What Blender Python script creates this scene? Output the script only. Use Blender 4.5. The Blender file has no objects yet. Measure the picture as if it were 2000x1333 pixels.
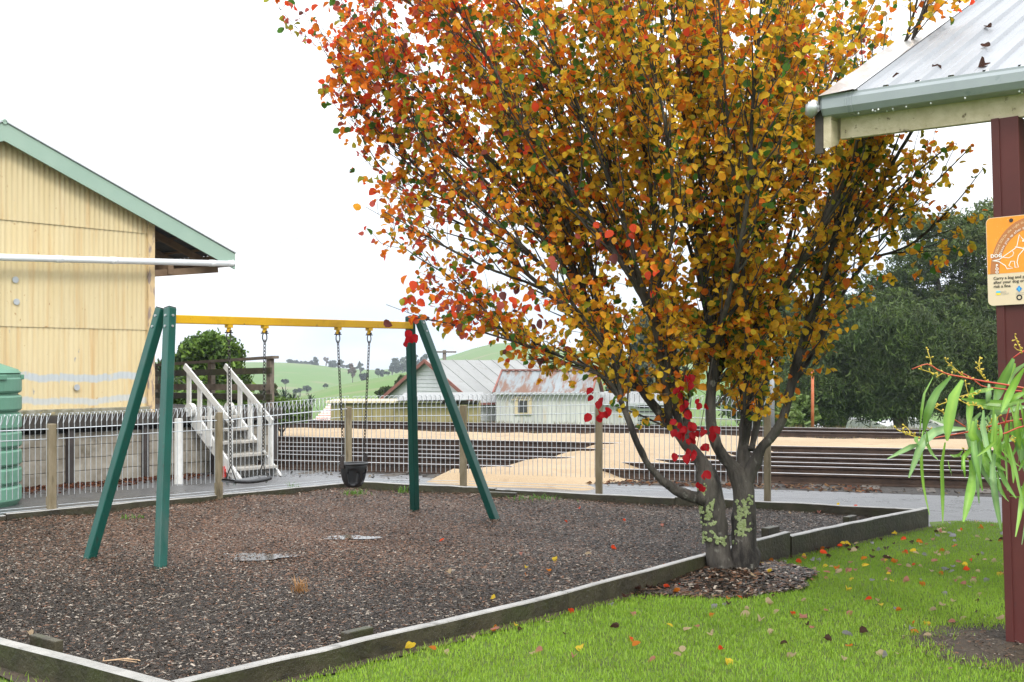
import bpy, math, random
import numpy as np
from mathutils import Vector, Matrix, Euler

random.seed(7)
RNG = np.random.default_rng(11)
SC = bpy.context.scene
COL = SC.collection
R = math.radians

# ------------------------------------------------------------------ camera
F, CX, YH, EYE = 2350.0, 1000.0, 712.0, 1.65      # focal length in photo pixels, horizon row, eye height
cam_d = bpy.data.cameras.new('camera')
cam = bpy.data.objects.new('camera', cam_d)
COL.objects.link(cam)
cam.location = (0, 0, EYE)
cam.rotation_euler = (R(90), 0, 0)
cam_d.sensor_width = 36.0
cam_d.lens = 36.0 * F / 2000.0
cam_d.shift_y = (YH - 666.5) / 2000.0
cam_d.clip_start = 0.1
cam_d.clip_end = 6000
SC.camera = cam

# ------------------------------------------------------------------ sky (bright overcast) and a weak soft sun
SUN_EL, SUN_AZ = R(44), R(163)       # azimuth clockwise from +Y: behind the camera, to its right
wd = bpy.data.worlds.new('World')
SC.world = wd
wd.use_nodes = True
nt = wd.node_tree
nt.nodes.clear()
N = nt.nodes.new
L = nt.links.new
out = N('ShaderNodeOutputWorld')
sky = N('ShaderNodeTexSky')
sky.sky_type = 'NISHITA'
sky.sun_disc = False
sky.sun_elevation = SUN_EL
sky.sun_rotation = SUN_AZ
bg1 = N('ShaderNodeBackground'); bg1.inputs[1].default_value = 0.12
L(sky.outputs[0], bg1.inputs[0])
tc = N('ShaderNodeTexCoord')
sep = N('ShaderNodeSeparateXYZ'); L(tc.outputs['Generated'], sep.inputs[0])
# overcast dome: luminance grows from horizon to zenith
lum = N('ShaderNodeMapRange'); lum.inputs[1].default_value = 0.0; lum.inputs[2].default_value = 1.0
lum.inputs[3].default_value = 0.88; lum.inputs[4].default_value = 2.6
L(sep.outputs['Z'], lum.inputs[0])
mp = N('ShaderNodeMapping'); mp.inputs['Scale'].default_value = (1.6, 1.6, 5.0)
L(tc.outputs['Generated'], mp.inputs[0])
ns = N('ShaderNodeTexNoise'); ns.inputs['Scale'].default_value = 1.7; ns.inputs['Detail'].default_value = 5
ns.inputs['Roughness'].default_value = 0.5
L(mp.outputs[0], ns.inputs['Vector'])
cl = N('ShaderNodeMapRange'); cl.inputs[1].default_value = 0.42; cl.inputs[2].default_value = 0.60
cl.inputs[3].default_value = 0.0; cl.inputs[4].default_value = 1.0
L(ns.outputs[0], cl.inputs[0])
low = N('ShaderNodeMapRange'); low.inputs[1].default_value = 0.02; low.inputs[2].default_value = 0.14
low.inputs[3].default_value = 0.0; low.inputs[4].default_value = 0.85
L(sep.outputs['Z'], low.inputs[0])
mx = N('ShaderNodeMath'); mx.operation = 'MAXIMUM'
L(cl.outputs[0], mx.inputs[0]); L(low.outputs[0], mx.inputs[1])
cc = N('ShaderNodeMix'); cc.data_type = 'RGBA'
cc.inputs[6].default_value = (0.60, 0.72, 0.88, 1); cc.inputs[7].default_value = (1.0, 1.0, 1.0, 1)
L(mx.outputs[0], cc.inputs[0])
bg2 = N('ShaderNodeBackground')
L(cc.outputs[2], bg2.inputs[0]); L(lum.outputs[0], bg2.inputs[1])
msh = N('ShaderNodeMixShader'); msh.inputs[0].default_value = 0.90
L(bg1.outputs[0], msh.inputs[1]); L(bg2.outputs[0], msh.inputs[2])
L(msh.outputs[0], out.inputs[0])

sl = bpy.data.lights.new('sun', 'SUN')
sl.energy = 1.5
sl.angle = R(14)
sl.color = (1.0, 0.96, 0.90)
so = bpy.data.objects.new('sun', sl)
COL.objects.link(so)
so.location = (10, -20, 30)
sd = Vector((math.sin(SUN_AZ) * math.cos(SUN_EL), math.cos(SUN_AZ) * math.cos(SUN_EL), math.sin(SUN_EL)))
so.rotation_euler = sd.to_track_quat('Z', 'Y').to_euler()

SC.view_settings.view_transform = 'Standard'
SC.view_settings.look = 'None'
SC.view_settings.gamma = 1.0
SC.view_settings.use_curve_mapping = False
SC.view_settings.exposure = 0.58
SC.render.engine = 'CYCLES'
SC.cycles.use_denoising = True
SC.cycles.max_bounces = 6
SC.cycles.transparent_max_bounces = 8

# ------------------------------------------------------------------ helpers
def W(px, py, Y):                       # a photo pixel at depth Y
    return Vector(((px - CX) / F * Y, Y, EYE + (YH - py) / F * Y))

def G(px, py, z=0.0):                   # a photo pixel on the level z
    Y = (EYE - z) * F / (py - YH)
    return Vector(((px - CX) / F * Y, Y, z))

UX = Vector((0.629, 0.777, 0)); UX.normalize()     # the yard's two building directions
VX = Vector((-UX.y, UX.x, 0))
UROT = math.atan2(UX.y, UX.x)

def tag(o, label=None, cat=None, group=None, kind=None):
    if label: o['label'] = label
    if cat: o['category'] = cat
    if group: o['group'] = group
    if kind: o['kind'] = kind
    return o

def empty(name, loc=(0, 0, 0), rz=0.0, label=None, cat=None, group=None):
    o = bpy.data.objects.new(name, None)
    COL.objects.link(o)
    o.location = loc
    o.rotation_euler = (0, 0, rz)
    o.empty_display_size = 0.1
    return tag(o, label, cat, group)

def link(name, me, mat=None, parent=None, loc=None, rot=None):
    o = bpy.data.objects.new(name, me)
    COL.objects.link(o)
    if mat and not me.materials: me.materials.append(mat)
    if parent: o.parent = parent
    if loc is not None: o.location = loc
    if rot is not None: o.rotation_euler = rot
    return o

class MB:
    def __init__(self): self.v = []; self.f = []
    def box(self, c, s, M=None):
        b = len(self.v)
        c = Vector(c)
        for i in range(8):
            p = Vector(((i & 1) - .5, (i >> 1 & 1) - .5, (i >> 2 & 1) - .5))
            p = Vector((p.x * s[0], p.y * s[1], p.z * s[2]))
            if M is not None: p = M @ p
            self.v.append(tuple(c + p))
        for q in ((0, 2, 3, 1), (4, 5, 7, 6), (0, 1, 5, 4), (2, 6, 7, 3), (0, 4, 6, 2), (1, 3, 7, 5)):
            self.f.append(tuple(b + k for k in q))
        return self
    def beam(self, p0, p1, w, h, up=(0, 0, 1)):       # w sideways, h along 'up'
        p0 = Vector(p0); p1 = Vector(p1)
        d = p1 - p0; ln = d.length; x = d / ln
        u = Vector(up); y = u.cross(x)
        if y.length < 1e-5: y = Vector((0, 1, 0)).cross(x)
        y.normalize(); z = x.cross(y)
        M = Matrix((x, y, z)).transposed()
        return self.box((p0 + p1) / 2, (ln, w, h), M)
    def tube(self, pts, r, n=8, cap=True, closed=False):
        pts = [Vector(p) for p in pts]
        m = len(pts)
        rr = r if isinstance(r, (list, tuple)) else [r] * m
        b = len(self.v)
        ref = None
        for i, p in enumerate(pts):
            if closed: t = pts[(i + 1) % m] - pts[i - 1]
            else: t = pts[min(i + 1, m - 1)] - pts[max(i - 1, 0)]
            if t.length < 1e-9: t = Vector((0, 0, 1))
            t.normalize()
            if ref is None:
                ref = Vector((1, 0, 0)) if abs(t.x) < .8 else Vector((0, 1, 0))
            x = ref - t * ref.dot(t)
            if x.length < 1e-6: x = t.orthogonal()
            x.normalize(); ref = x
            y = t.cross(x)
            for k in range(n):
                a = 2 * math.pi * k / n
                self.v.append(tuple(p + (x * math.cos(a) + y * math.sin(a)) * rr[i]))
        for i in range(m if closed else m - 1):
            j = (i + 1) % m
            for k in range(n):
                k2 = (k + 1) % n
                self.f.append((b + i * n + k, b + i * n + k2, b + j * n + k2, b + j * n + k))
        if cap and not closed:
            self.f.append(tuple(b + k for k in reversed(range(n))))
            self.f.append(tuple(b + (m - 1) * n + k for k in range(n)))
        return self
    def prism(self, pts, vec):                         # polygon swept along vec
        b = len(self.v); n = len(pts); vec = Vector(vec)
        for p in pts: self.v.append(tuple(p))
        for p in pts: self.v.append(tuple(Vector(p) + vec))
        self.f.append(tuple(b + k for k in reversed(range(n))))
        self.f.append(tuple(b + n + k for k in range(n)))
        for k in range(n):
            k2 = (k + 1) % n
            self.f.append((b + k, b + k2, b + n + k2, b + n + k))
        return self
    def grid(self, rows):                              # rows of points -> sheet
        b = len(self.v); m = len(rows[0])
        for r_ in rows:
            for p in r_: self.v.append(tuple(p))
        for i in range(len(rows) - 1):
            for j in range(m - 1):
                self.f.append((b + i * m + j, b + i * m + j + 1, b + (i + 1) * m + j + 1, b + (i + 1) * m + j))
        return self
    def mesh(self, name, smooth=False):
        me = bpy.data.meshes.new(name)
        me.from_pydata(self.v, [], self.f)
        if smooth: me.polygons.foreach_set('use_smooth', [True] * len(me.polygons))
        me.update()
        return me
    def build(self, name, mat, parent=None, smooth=False, bevel=0.0, loc=None, rot=None):
        me = self.mesh(name, smooth)
        o = link(name, me, mat, parent, loc, rot)
        if bevel:
            bv = o.modifiers.new('bevel', 'BEVEL'); bv.width = bevel; bv.segments = 2; bv.limit_method = 'ANGLE'
        return o

def np_mesh(name, V, tmpl, nper, cols=None, smooth=False):
    """many copies of a small template: V (n*nper,3), tmpl = list of faces on nper vertices"""
    V = np.asarray(V, dtype=np.float32).reshape(-1, 3)
    n = len(V) // nper
    flat = np.concatenate([np.array(f) for f in tmpl])
    lens = np.array([len(f) for f in tmpl])
    starts = np.concatenate([[0], np.cumsum(lens)[:-1]])
    loops = (flat[None, :] + (np.arange(n) * nper)[:, None]).ravel()
    ls = (starts[None, :] + (np.arange(n) * len(flat))[:, None]).ravel()
    me = bpy.data.meshes.new(name)
    me.vertices.add(len(V)); me.vertices.foreach_set('co', V.ravel())
    me.loops.add(len(loops)); me.loops.foreach_set('vertex_index', loops.astype(np.int32))
    me.polygons.add(len(ls)); me.polygons.foreach_set('loop_start', ls.astype(np.int32))
    if smooth: me.polygons.foreach_set('use_smooth', np.ones(len(ls), dtype=bool))
    me.update(calc_edges=True)
    if cols is not None:
        c = np.ones((n, nper, 4), dtype=np.float32)
        c[:, :, :3] = np.asarray(cols, dtype=np.float32)[:, None, :]
        at = me.attributes.new('Col', 'FLOAT_COLOR', 'POINT')
        at.data.foreach_set('color', c.ravel())
    return me

def unit(a): return a / np.maximum(np.linalg.norm(a, axis=-1, keepdims=True), 1e-9)

def frames(d, nrm):                    # rows: x=d, z~nrm
    x = unit(d); y = unit(np.cross(nrm, x)); z = np.cross(x, y)
    return x, y, z

def place(tv, P, x, y, z, sx, sy, sz):  # template verts into frames
    tv = np.asarray(tv, dtype=np.float64)
    return (P[:, None, :] + tv[None, :, 0, None] * (x * sx[:, None])[:, None, :]
            + tv[None, :, 1, None] * (y * sy[:, None])[:, None, :] + tv[None, :, 2, None] * (z * sz[:, None])[:, None, :])

def in_poly(P, poly):
    x, y = P[:, 0], P[:, 1]
    ins = np.zeros(len(P), dtype=bool)
    m = len(poly); j = m - 1
    for i in range(m):
        xi, yi = poly[i][0], poly[i][1]; xj, yj = poly[j][0], poly[j][1]
        c = ((yi > y) != (yj > y)) & (x < (xj - xi) * (y - yi) / (yj - yi + 1e-12) + xi)
        ins ^= c; j = i
    return ins

def catmull(pts, step):
    """pts: list of arrays (any width, first 3 = xyz) -> resampled array"""
    P = np.array(pts, dtype=float)
    P = np.vstack([2 * P[0] - P[1], P, 2 * P[-1] - P[-2]])
    outp = []
    for i in range(1, len(P) - 2):
        p0, p1, p2, p3 = P[i - 1], P[i], P[i + 1], P[i + 2]
        k = max(1, int(np.linalg.norm(p2[:3] - p1[:3]) / step))
        for t in np.arange(k) / k:
            outp.append(.5 * ((2 * p1) + (-p0 + p2) * t + (2 * p0 - 5 * p1 + 4 * p2 - p3) * t * t + (-p0 + 3 * p1 - 3 * p2 + p3) * t ** 3))
    outp.append(P[-2])
    return np.array(outp)

# ------------------------------------------------------------------ materials
def pmat(name, c1, c2=None, scale=4.0, rough=.6, bump=0.0, bscale=None, stretch=(1, 1, 1), spec=.4, metal=0.0,
         rnd=0.0, lo=.35, hi=.65, layers=(), detail=6.0, rough2=None, bstretch=None, attr=None, trans=0.0, coord='Object', bdist=.02, bands=()):
    """procedural surface: two colours by noise, optional stain layers (colour, scale, lo, hi, stretch), bump, per-piece variation"""
    m = bpy.data.materials.new(name)
    m.use_nodes = True
    t = m.node_tree; t.nodes.clear()
    n = t.nodes.new; l = t.links.new
    o = n('ShaderNodeOutputMaterial'); b = n('ShaderNodeBsdfPrincipled')
    b.inputs['Roughness'].default_value = rough
    b.inputs['Specular IOR Level'].default_value = spec
    b.inputs['Metallic'].default_value = metal
    tcn = n('ShaderNodeTexCoord')
    oi = n('ShaderNodeObjectInfo')
    off = n('ShaderNodeVectorMath'); off.operation = 'ADD'
    mul = n('ShaderNodeMath'); mul.operation = 'MULTIPLY'; mul.inputs[1].default_value = 37.0 if rnd else 0.0
    l(oi.outputs['Random'], mul.inputs[0])
    l(tcn.outputs[coord], off.inputs[0]); l(mul.outputs[0], off.inputs[1])
    def noise(sc, st, det=detail):
        mpn = n('ShaderNodeMapping'); mpn.inputs['Scale'].default_value = st
        l(off.outputs[0], mpn.inputs[0])
        q = n('ShaderNodeTexNoise'); q.inputs['Scale'].default_value = sc; q.inputs['Detail'].default_value = det
        q.inputs['Roughness'].default_value = .6
        l(mpn.outputs[0], q.inputs['Vector'])
        return q.outputs[0]
    def rng(sock, a, b_, c=0.0, d=1.0):
        q = n('ShaderNodeMapRange'); q.inputs[1].default_value = a; q.inputs[2].default_value = b_
        q.inputs[3].default_value = c; q.inputs[4].default_value = d
        l(sock, q.inputs[0]); return q.outputs[0]
    def mix(fac, A, B):
        q = n('ShaderNodeMix'); q.data_type = 'RGBA'
        if isinstance(fac, float): q.inputs[0].default_value = fac
        else: l(fac, q.inputs[0])
        for s, v in ((6, A), (7, B)):
            if isinstance(v, tuple): q.inputs[s].default_value = (*v, 1)
            else: l(v, q.inputs[s])
        return q.outputs[2]
    nz = noise(scale, stretch)
    if attr:
        an = n('ShaderNodeAttribute'); an.attribute_name = attr
        col = an.outputs['Color']
        hv = n('ShaderNodeHueSaturation'); l(col, hv.inputs['Color']); l(rng(nz, .3, .7, .8, 1.15), hv.inputs['Value'])
        col = hv.outputs[0]
    else:
        col = mix(rng(nz, lo, hi), c1, c2 if c2 else c1)
    for (lc, ls_, la, lb, lst) in layers:
        col = mix(rng(noise(ls_, lst), la, lb), col, lc)
    if bands:                                       # worn horizontal strips of bare metal
        sx = n('ShaderNodeSeparateXYZ'); l(tcn.outputs['Object'], sx.inputs[0])
        wob = rng(noise(2.2, (1, 1, .2)), .2, .8, -.06, .06)
        for (zc, hw, bc) in bands:
            ad = n('ShaderNodeMath'); ad.operation = 'ADD'; l(sx.outputs['Z'], ad.inputs[0]); l(wob, ad.inputs[1])
            sb = n('ShaderNodeMath'); sb.operation = 'SUBTRACT'; l(ad.outputs[0], sb.inputs[0]); sb.inputs[1].default_value = zc
            ab = n('ShaderNodeMath'); ab.operation = 'ABSOLUTE'; l(sb.outputs[0], ab.inputs[0])
            mk = rng(ab.outputs[0], hw - .012, hw + .012, 1.0, 0.0)
            ptc = rng(noise(5, (1, 1, 1)), .28, .42)
            mm = n('ShaderNodeMath'); mm.operation = 'MULTIPLY'; l(mk, mm.inputs[0]); l(ptc, mm.inputs[1])
            col = mix(mm.outputs[0], col, bc)
    if rnd:
        hv = n('ShaderNodeHueSaturation'); l(col, hv.inputs['Color'])
        l(rng(oi.outputs['Random'], 0, 1, 1 - rnd, 1 + rnd), hv.inputs['Value'])
        col = hv.outputs[0]
    l(col, b.inputs['Base Color'])
    if rough2 is not None: l(rng(nz, lo, hi, rough, rough2), b.inputs['Roughness'])
    if bump:
        bn = n('ShaderNodeBump'); bn.inputs['Strength'].default_value = bump; bn.inputs['Distance'].default_value = bdist
        l(noise(bscale or scale * 3, bstretch or stretch), bn.inputs['Height']); l(bn.outputs[0], b.inputs['Normal'])
    if trans:
        tr = n('ShaderNodeBsdfTranslucent'); l(col, tr.inputs[0])
        ms = n('ShaderNodeMixShader'); ms.inputs[0].default_value = trans
        l(b.outputs[0], ms.inputs[1]); l(tr.outputs[0], ms.inputs[2]); l(ms.outputs[0], o.inputs[0])
    else:
        l(b.outputs[0], o.inputs[0])
    m['bsdf'] = b.name
    return m

M = {}
M['pasture'] = pmat('pasture', (.060, .140, .012), (.092, .145, .028), scale=.012, rough=.9, detail=8, layers=[((.16, .15, .07), .03, .55, .7, (1, 2.5, 1)), ((.07, .15, .02), .1, .55, .75, (1, 1, 1))])
M['bitumen'] = pmat('bitumen', (.05, .052, .055), (.085, .085, .088), scale=1.2, rough=.22, rough2=.5, bump=.5, bscale=70, layers=[((.12, .12, .12), 60, .55, .7, (1, 1, 1))], spec=.6)
M['ballast'] = pmat('ballast', (.025, .022, .02), (.06, .052, .045), scale=14, rough=.85, bump=1.0, bscale=30, bdist=.05, layers=[((.11, .09, .07), 40, .6, .7, (1, 1, 1))])
M['sand'] = pmat('sand', (.28, .20, .118), (.35, .26, .162), scale=.8, rough=.9, bump=.5, bscale=45, layers=[((.20, .13, .075), 1.6, .55, .75, (1, 1, 1)), ((.44, .34, .21), 90, .55, .65, (1, 1, 1))])
M['soil'] = pmat('soil', (.035, .025, .016), (.07, .05, .03), scale=8, rough=.8, bump=1.0, bscale=30, bdist=.03)
M['lawn_soil'] = pmat('lawn_soil', (.085, .15, .014), (.055, .075, .014), scale=6, rough=.95, bump=.6, bscale=40)
M['mulch_bed'] = pmat('mulch_bed', (.022, .018, .015), (.05, .036, .026), scale=20, rough=.5, bump=1.0, bscale=40, bdist=.03)
M['leaf'] = pmat('leaf', (1, 1, 1), attr='Col', scale=30, rough=.55, spec=.2, trans=.62)
M['grass'] = pmat('grass', (1, 1, 1), attr='Col', scale=.7, rough=.5, spec=.3, trans=.4, coord='Object')
M['chip'] = pmat('chip', (1, 1, 1), attr='Col', scale=60, rough=.45, spec=.16)
M['far_leaf'] = pmat('far_leaf', (1, 1, 1), attr='Col', scale=1.0, rough=.6, spec=.25, trans=.2)
M['bark'] = pmat('bark', (.036, .031, .026), (.092, .082, .068), scale=9, stretch=(1, 1, .35), rough=.8, bump=1.0, bscale=34, bstretch=(1, 1, .25), bdist=.03, layers=[((.014, .012, .010), 6, .50, .62, (1, 1, .35)), ((.17, .165, .14), 14, .60, .70, (1, 1, .7))])
M['far_bark'] = pmat('far_bark', (.05, .04, .03), (.10, .085, .07), scale=3, rough=.9)
M['pale_bark'] = pmat('pale_bark', (.30, .27, .22), (.42, .38, .33), scale=3, rough=.8)
M['lichen'] = pmat('lichen', (.19, .25, .085), (.30, .35, .18), scale=40, rough=.95, bump=.8, bscale=90)
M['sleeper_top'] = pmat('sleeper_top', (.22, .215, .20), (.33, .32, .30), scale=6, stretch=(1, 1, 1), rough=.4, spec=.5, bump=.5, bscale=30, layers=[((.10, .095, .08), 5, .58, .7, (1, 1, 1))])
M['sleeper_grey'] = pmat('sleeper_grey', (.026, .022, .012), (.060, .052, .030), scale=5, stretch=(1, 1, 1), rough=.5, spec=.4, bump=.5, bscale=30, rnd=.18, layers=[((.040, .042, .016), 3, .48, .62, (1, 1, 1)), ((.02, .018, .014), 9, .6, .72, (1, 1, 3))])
M['post_timber'] = pmat('post_timber', (.15, .12, .065), (.24, .20, .13), scale=6, stretch=(2, 2, .5), rough=.75, bump=.3, bscale=30, rnd=.15, layers=[((.07, .055, .03), 5, .58, .72, (2, 2, .4))])
M['rail_timber'] = pmat('rail_timber', (.085, .066, .05), (.16, .13, .10), scale=5, rough=.8, bump=.3, rnd=.2)
M['white_paint'] = pmat('white_paint', (.62, .62, .60), (.52, .51, .48), scale=5, rough=.5, rnd=.06, bump=.15, bscale=30, layers=[((.30, .27, .22), 6, .62, .74, (1, 1, .5))])
M['tread'] = pmat('tread', (.26, .24, .21), (.42, .40, .36), scale=6, rough=.7, bump=.4, rnd=.12)
M['green_steel'] = pmat('green_steel', (.004, .062, .047), (.006, .078, .060), scale=3, rough=.33, spec=.5, bump=.03, bscale=120, layers=[((.02, .045, .036), 22, .62, .70, (1, 1, .6)), ((.03, .08, .065), 5, .58, .72, (1, 1, .4)), ((.16, .15, .13), 40, .72, .75, (1, 1, 1))])
M['yellow_steel'] = pmat('yellow_steel', (.72, .42, .012), (.66, .37, .012), scale=3, rough=.4, layers=[((.45, .24, .01), 4, .55, .7, (1, 1, 1)), ((.10, .07, .04), 26, .66, .71, (1, 1, 1))])
M['chain'] = pmat('chain', (.022, .020, .018), (.05, .045, .04), scale=30, rough=.5, metal=.3)
M['rubber'] = pmat('rubber', (.012, .013, .015), (.025, .026, .028), scale=8, rough=.4, spec=.5)
M['galv'] = pmat('galv', (.42, .44, .46), (.52, .54, .55), scale=12, rough=.42, metal=.55)
M['fence_wire'] = pmat('fence_wire', (.40, .43, .45), (.50, .53, .55), scale=12, rough=.45, metal=.3)
M['rail_steel'] = pmat('rail_steel', (.035, .022, .016), (.07, .042, .028), scale=6, rough=.6, metal=.2, bump=.2)
M['rail_top'] = pmat('rail_top', (.42, .41, .41), (.55, .54, .55), scale=5, rough=.4, metal=.5)
M['old_sleeper'] = pmat('old_sleeper', (.05, .042, .035), (.10, .085, .07), scale=6, rough=.85, rnd=.3, bump=.4)
M['mint'] = pmat('mint', (.25, .355, .29), (.28, .385, .315), scale=2, rough=.45, rnd=.03)
M['eave_timber'] = pmat('eave_timber', (.16, .10, .06), (.24, .16, .10), scale=5, rough=.8, rnd=.15)
M['dark_sheet'] = pmat('dark_sheet', (.06, .065, .065), (.10, .10, .10), scale=4, rough=.7)
M['pvc'] = pmat('pvc', (.74, .76, .78), (.68, .70, .72), scale=3, rough=.35)
M['tank'] = pmat('tank', (.095, .225, .155), (.115, .255, .18), scale=2.5, rough=.45, bump=.05, layers=[((.07, .13, .08), 4, .6, .75, (1, 1, .3))])
M['concrete'] = pmat('concrete', (.19, .165, .125), (.31, .285, .235), scale=4, rough=.85, bump=.4, bscale=25, rnd=.12, layers=[((.09, .075, .05), 3, .55, .7, (1, 1, .6))])
M['dark_steel'] = pmat('dark_steel', (.030, .024, .022), (.05, .04, .036), scale=6, rough=.7)
M['dark_timber'] = pmat('dark_timber', (.03, .025, .02), (.06, .05, .042), scale=8, rough=.85, rnd=.2)
M['grey_beam'] = pmat('grey_beam', (.13, .12, .07), (.26, .25, .20), scale=9, rough=.9, bump=.6, rnd=.1, layers=[((.38, .28, .10), 14, .62, .7, (1, 1, 1))])
M['shelter_red'] = pmat('shelter_red', (.070, .014, .012), (.088, .019, .016), scale=3, rough=.55, rnd=.04, bump=.05, layers=[((.05, .02, .018), 12, .64, .76, (1, 1, 1))])
M['roof_steel'] = pmat('roof_steel', (.25, .265, .285), (.30, .315, .335), scale=1.5, rough=.5, metal=.1, rnd=.03, layers=[((.22, .23, .25), 3, .56, .75, (1, .2, 1))])
M['flashing'] = pmat('flashing', (.50, .50, .50), (.62, .62, .62), scale=6, rough=.28, metal=.7, bump=.4, bscale=5, bdist=.02)
M['gutter'] = pmat('gutter', (.28, .315, .33), (.32, .355, .37), scale=2, rough=.42, layers=[((.20, .25, .25), 9, .62, .74, (1, 1, 1))])
M['fascia_timber'] = pmat('fascia_timber', (.46, .39, .25), (.58, .50, .35), scale=3, stretch=(.35, 5, 5), rough=.7, bump=.3, bscale=12, rnd=.08, layers=[((.16, .12, .07), 3, .62, .70, (.25, 7, 7)), ((.20, .15, .09), 2.5, .6, .78, (1, 1, 1))])
M['weatherboard'] = pmat('weatherboard', (.42, .43, .44), (.48, .49, .50), scale=2, rough=.6, layers=[((.42, .41, .38), 1.5, .58, .75, (1, 1, .4))])
M['white_iron'] = pmat('white_iron', (.42, .425, .40), (.49, .495, .47), scale=1.5, stretch=(1, 1, .3), rough=.6, rnd=.08, layers=[((.42, .33, .22), 1.4, .56, .74, (2, 2, .35))])
M['grey_roof'] = pmat('grey_roof', (.21, .215, .21), (.25, .255, .25), scale=1, rough=.7, rnd=.05, layers=[((.17, .17, .155), 2, .55, .75, (1, 1, 1))])
M['rust_trim'] = pmat('rust_trim', (.17, .06, .045), (.24, .09, .07), scale=3, rough=.7)
M['rusty_roof'] = pmat('rusty_roof', (.16, .18, .19), (.20, .22, .23), scale=1.2, rough=.7, rnd=.12, layers=[((.14, .075, .05), 1.5, .46, .58, (2.2, .5, .5))])
M['olive'] = pmat('olive', (.235, .19, .085), (.30, .25, .12), scale=1.2, rough=.75, rnd=.08, layers=[((.16, .13, .06), 2, .58, .72, (2, 2, .4))])
M['pink_tile'] = pmat('pink_tile', (.46, .17, .13), (.55, .24, .19), scale=2, rough=.7, rnd=.08)
M['pale_tile'] = pmat('pale_tile', (.62, .55, .52), (.70, .62, .58), scale=2, rough=.7)
M['window_glass'] = pmat('window_glass', (.03, .035, .04), (.06, .06, .06), scale=2, rough=.15)
M['window_frame'] = pmat('window_frame', (.46, .37, .23), (.56, .48, .33), scale=4, rough=.7)
M['rust_pole'] = pmat('rust_pole', (.42, .10, .035), (.50, .16, .07), scale=5, rough=.7, layers=[((.55, .42, .36), 6, .6, .68, (1, 1, .6))])
M['pole_timber'] = pmat('pole_timber', (.10, .085, .07), (.16, .14, .12), scale=3, stretch=(2, 2, .4), rough=.85)
M['sign_orange'] = pmat('sign_orange', (.83, .27, .022), (.86, .30, .03), scale=4, rough=.35, layers=[((.90, .50, .16), 55, .63, .68, (1, 1, 1))])
M['sign_brown'] = pmat('sign_brown', (.42, .16, .055), (.45, .18, .06), scale=4, rough=.35)
M['sign_cream'] = pmat('sign_cream', (.64, .52, .36), (.68, .56, .40), scale=4, rough=.35)
M['print_white'] = pmat('print_white', (.85, .84, .80), rough=.4)
M['print_cream'] = pmat('print_cream', (.80, .58, .33), rough=.4)
M['print_black'] = pmat('print_black', (.015, .015, .015), rough=.4)
M['print_blue'] = pmat('print_blue', (.03, .22, .55), rough=.4)
M['print_cyan'] = pmat('print_cyan', (.10, .50, .75), rough=.4)
M['print_yellow'] = pmat('print_yellow', (.85, .62, .03), rough=.4)
M['print_grey'] = pmat('print_grey', (.36, .34, .30), rough=.4)
M['gum_stem'] = pmat('gum_stem', (.45, .035, .03), (.40, .08, .03), scale=9, rough=.4)
M['gum_bud'] = pmat('gum_bud', (.42, .33, .03), (.50, .36, .05), scale=40, rough=.5)
M['gum_leaf'] = pmat('gum_leaf', (1, 1, 1), attr='Col', scale=14, rough=.38, spec=.5, trans=.25)
M['red_paint'] = pmat('red_paint', (.60, .03, .02), (.5, .04, .03), scale=5, rough=.5)
M['puddle'] = pmat('puddle', (.04, .036, .03), (.06, .05, .04), scale=5, rough=.08, spec=.6)
M['cable'] = pmat('cable', (.30, .30, .31), rough=.6)
M['cream_iron'] = pmat('cream_iron', (.60, .50, .30), (.56, .45, .25), scale=2.0, stretch=(2.5, 1, .35), rough=.5, rnd=.035, bump=.05,
                       layers=[((.50, .33, .15), 3, .52, .75, (3, 1, .12)), ((.34, .20, .09), 16, .66, .72, (1, 1, .7)), ((.30, .28, .26), 9, .68, .72, (1, 1, .5))],
                       bands=[(1.47, .05, (.42, .45, .46)), (1.15, .042, (.45, .46, .44))])
M['cream_trim'] = pmat('cream_trim', (.62, .47, .26), (.55, .40, .22), scale=3, rough=.7, bump=.3, layers=[((.26, .20, .17), 8, .5, .6, (2, 2, .5))])

# ------------------------------------------------------------------ the setting
def interp(x, xs, ys): return np.interp(x, xs, ys)

TN = Vector((.288, .9576, 0)); TT = Vector((.9576, -.288, 0))     # across / along the railway

def sstep(x, a, b):
    t = np.clip((x - a) / (b - a), 0, 1); return t * t * (3 - 2 * t)

def ground_z(x, y):
    x = np.asarray(x, float); y = np.asarray(y, float)
    n = TN.x * x + TN.y * y
    px = np.clip(CX + F * x / np.maximum(y, 5.0), -1500, 3500)
    flat = -.03 - 3.2 * sstep(n, 31.0, 46.0)
    yB = interp(px, [-1500, 300, 560, 600, 655, 700, 748, 787, 900, 1100, 1300, 3500], [790, 790, 788, 770, 753, 744, 734, 726, 716, 722, 735, 750])
    yA = interp(px, [-1500, 300, 440, 523, 562, 610, 650, 700, 745, 800, 886, 925, 964, 1020, 1100, 1250, 1500, 3500],
                [706, 706, 708, 709, 710, 713, 717, 722, 724, 716, 694, 682, 673, 671, 683, 697, 700, 700])
    zB = EYE - (yB - YH) / F * 250
    zA = EYE - (yA - YH) / F * 700
    d = np.maximum(y, 0)
    def seg(z0, z1, a, b): return z0 + (z1 - z0) * sstep(d, a, b)
    z = np.where(d < 120, flat, 0)
    z1 = seg(-3.23, zB, 110, 250)
    z2 = seg(zB, np.minimum(zB - 3, zA - 16), 250, 370)
    z3 = seg(np.minimum(zB - 3, zA - 16), zA, 370, 700)
    z4 = seg(zA, zA - 30, 700, 2500)
    z = np.where(d <= 110, flat, np.where(d <= 250, z1, np.where(d <= 370, z2, np.where(d <= 700, z3, z4))))
    und = .35 * np.sin(x * .05 + y * .021) * sstep(d, 140, 260)
    return z + und

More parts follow.
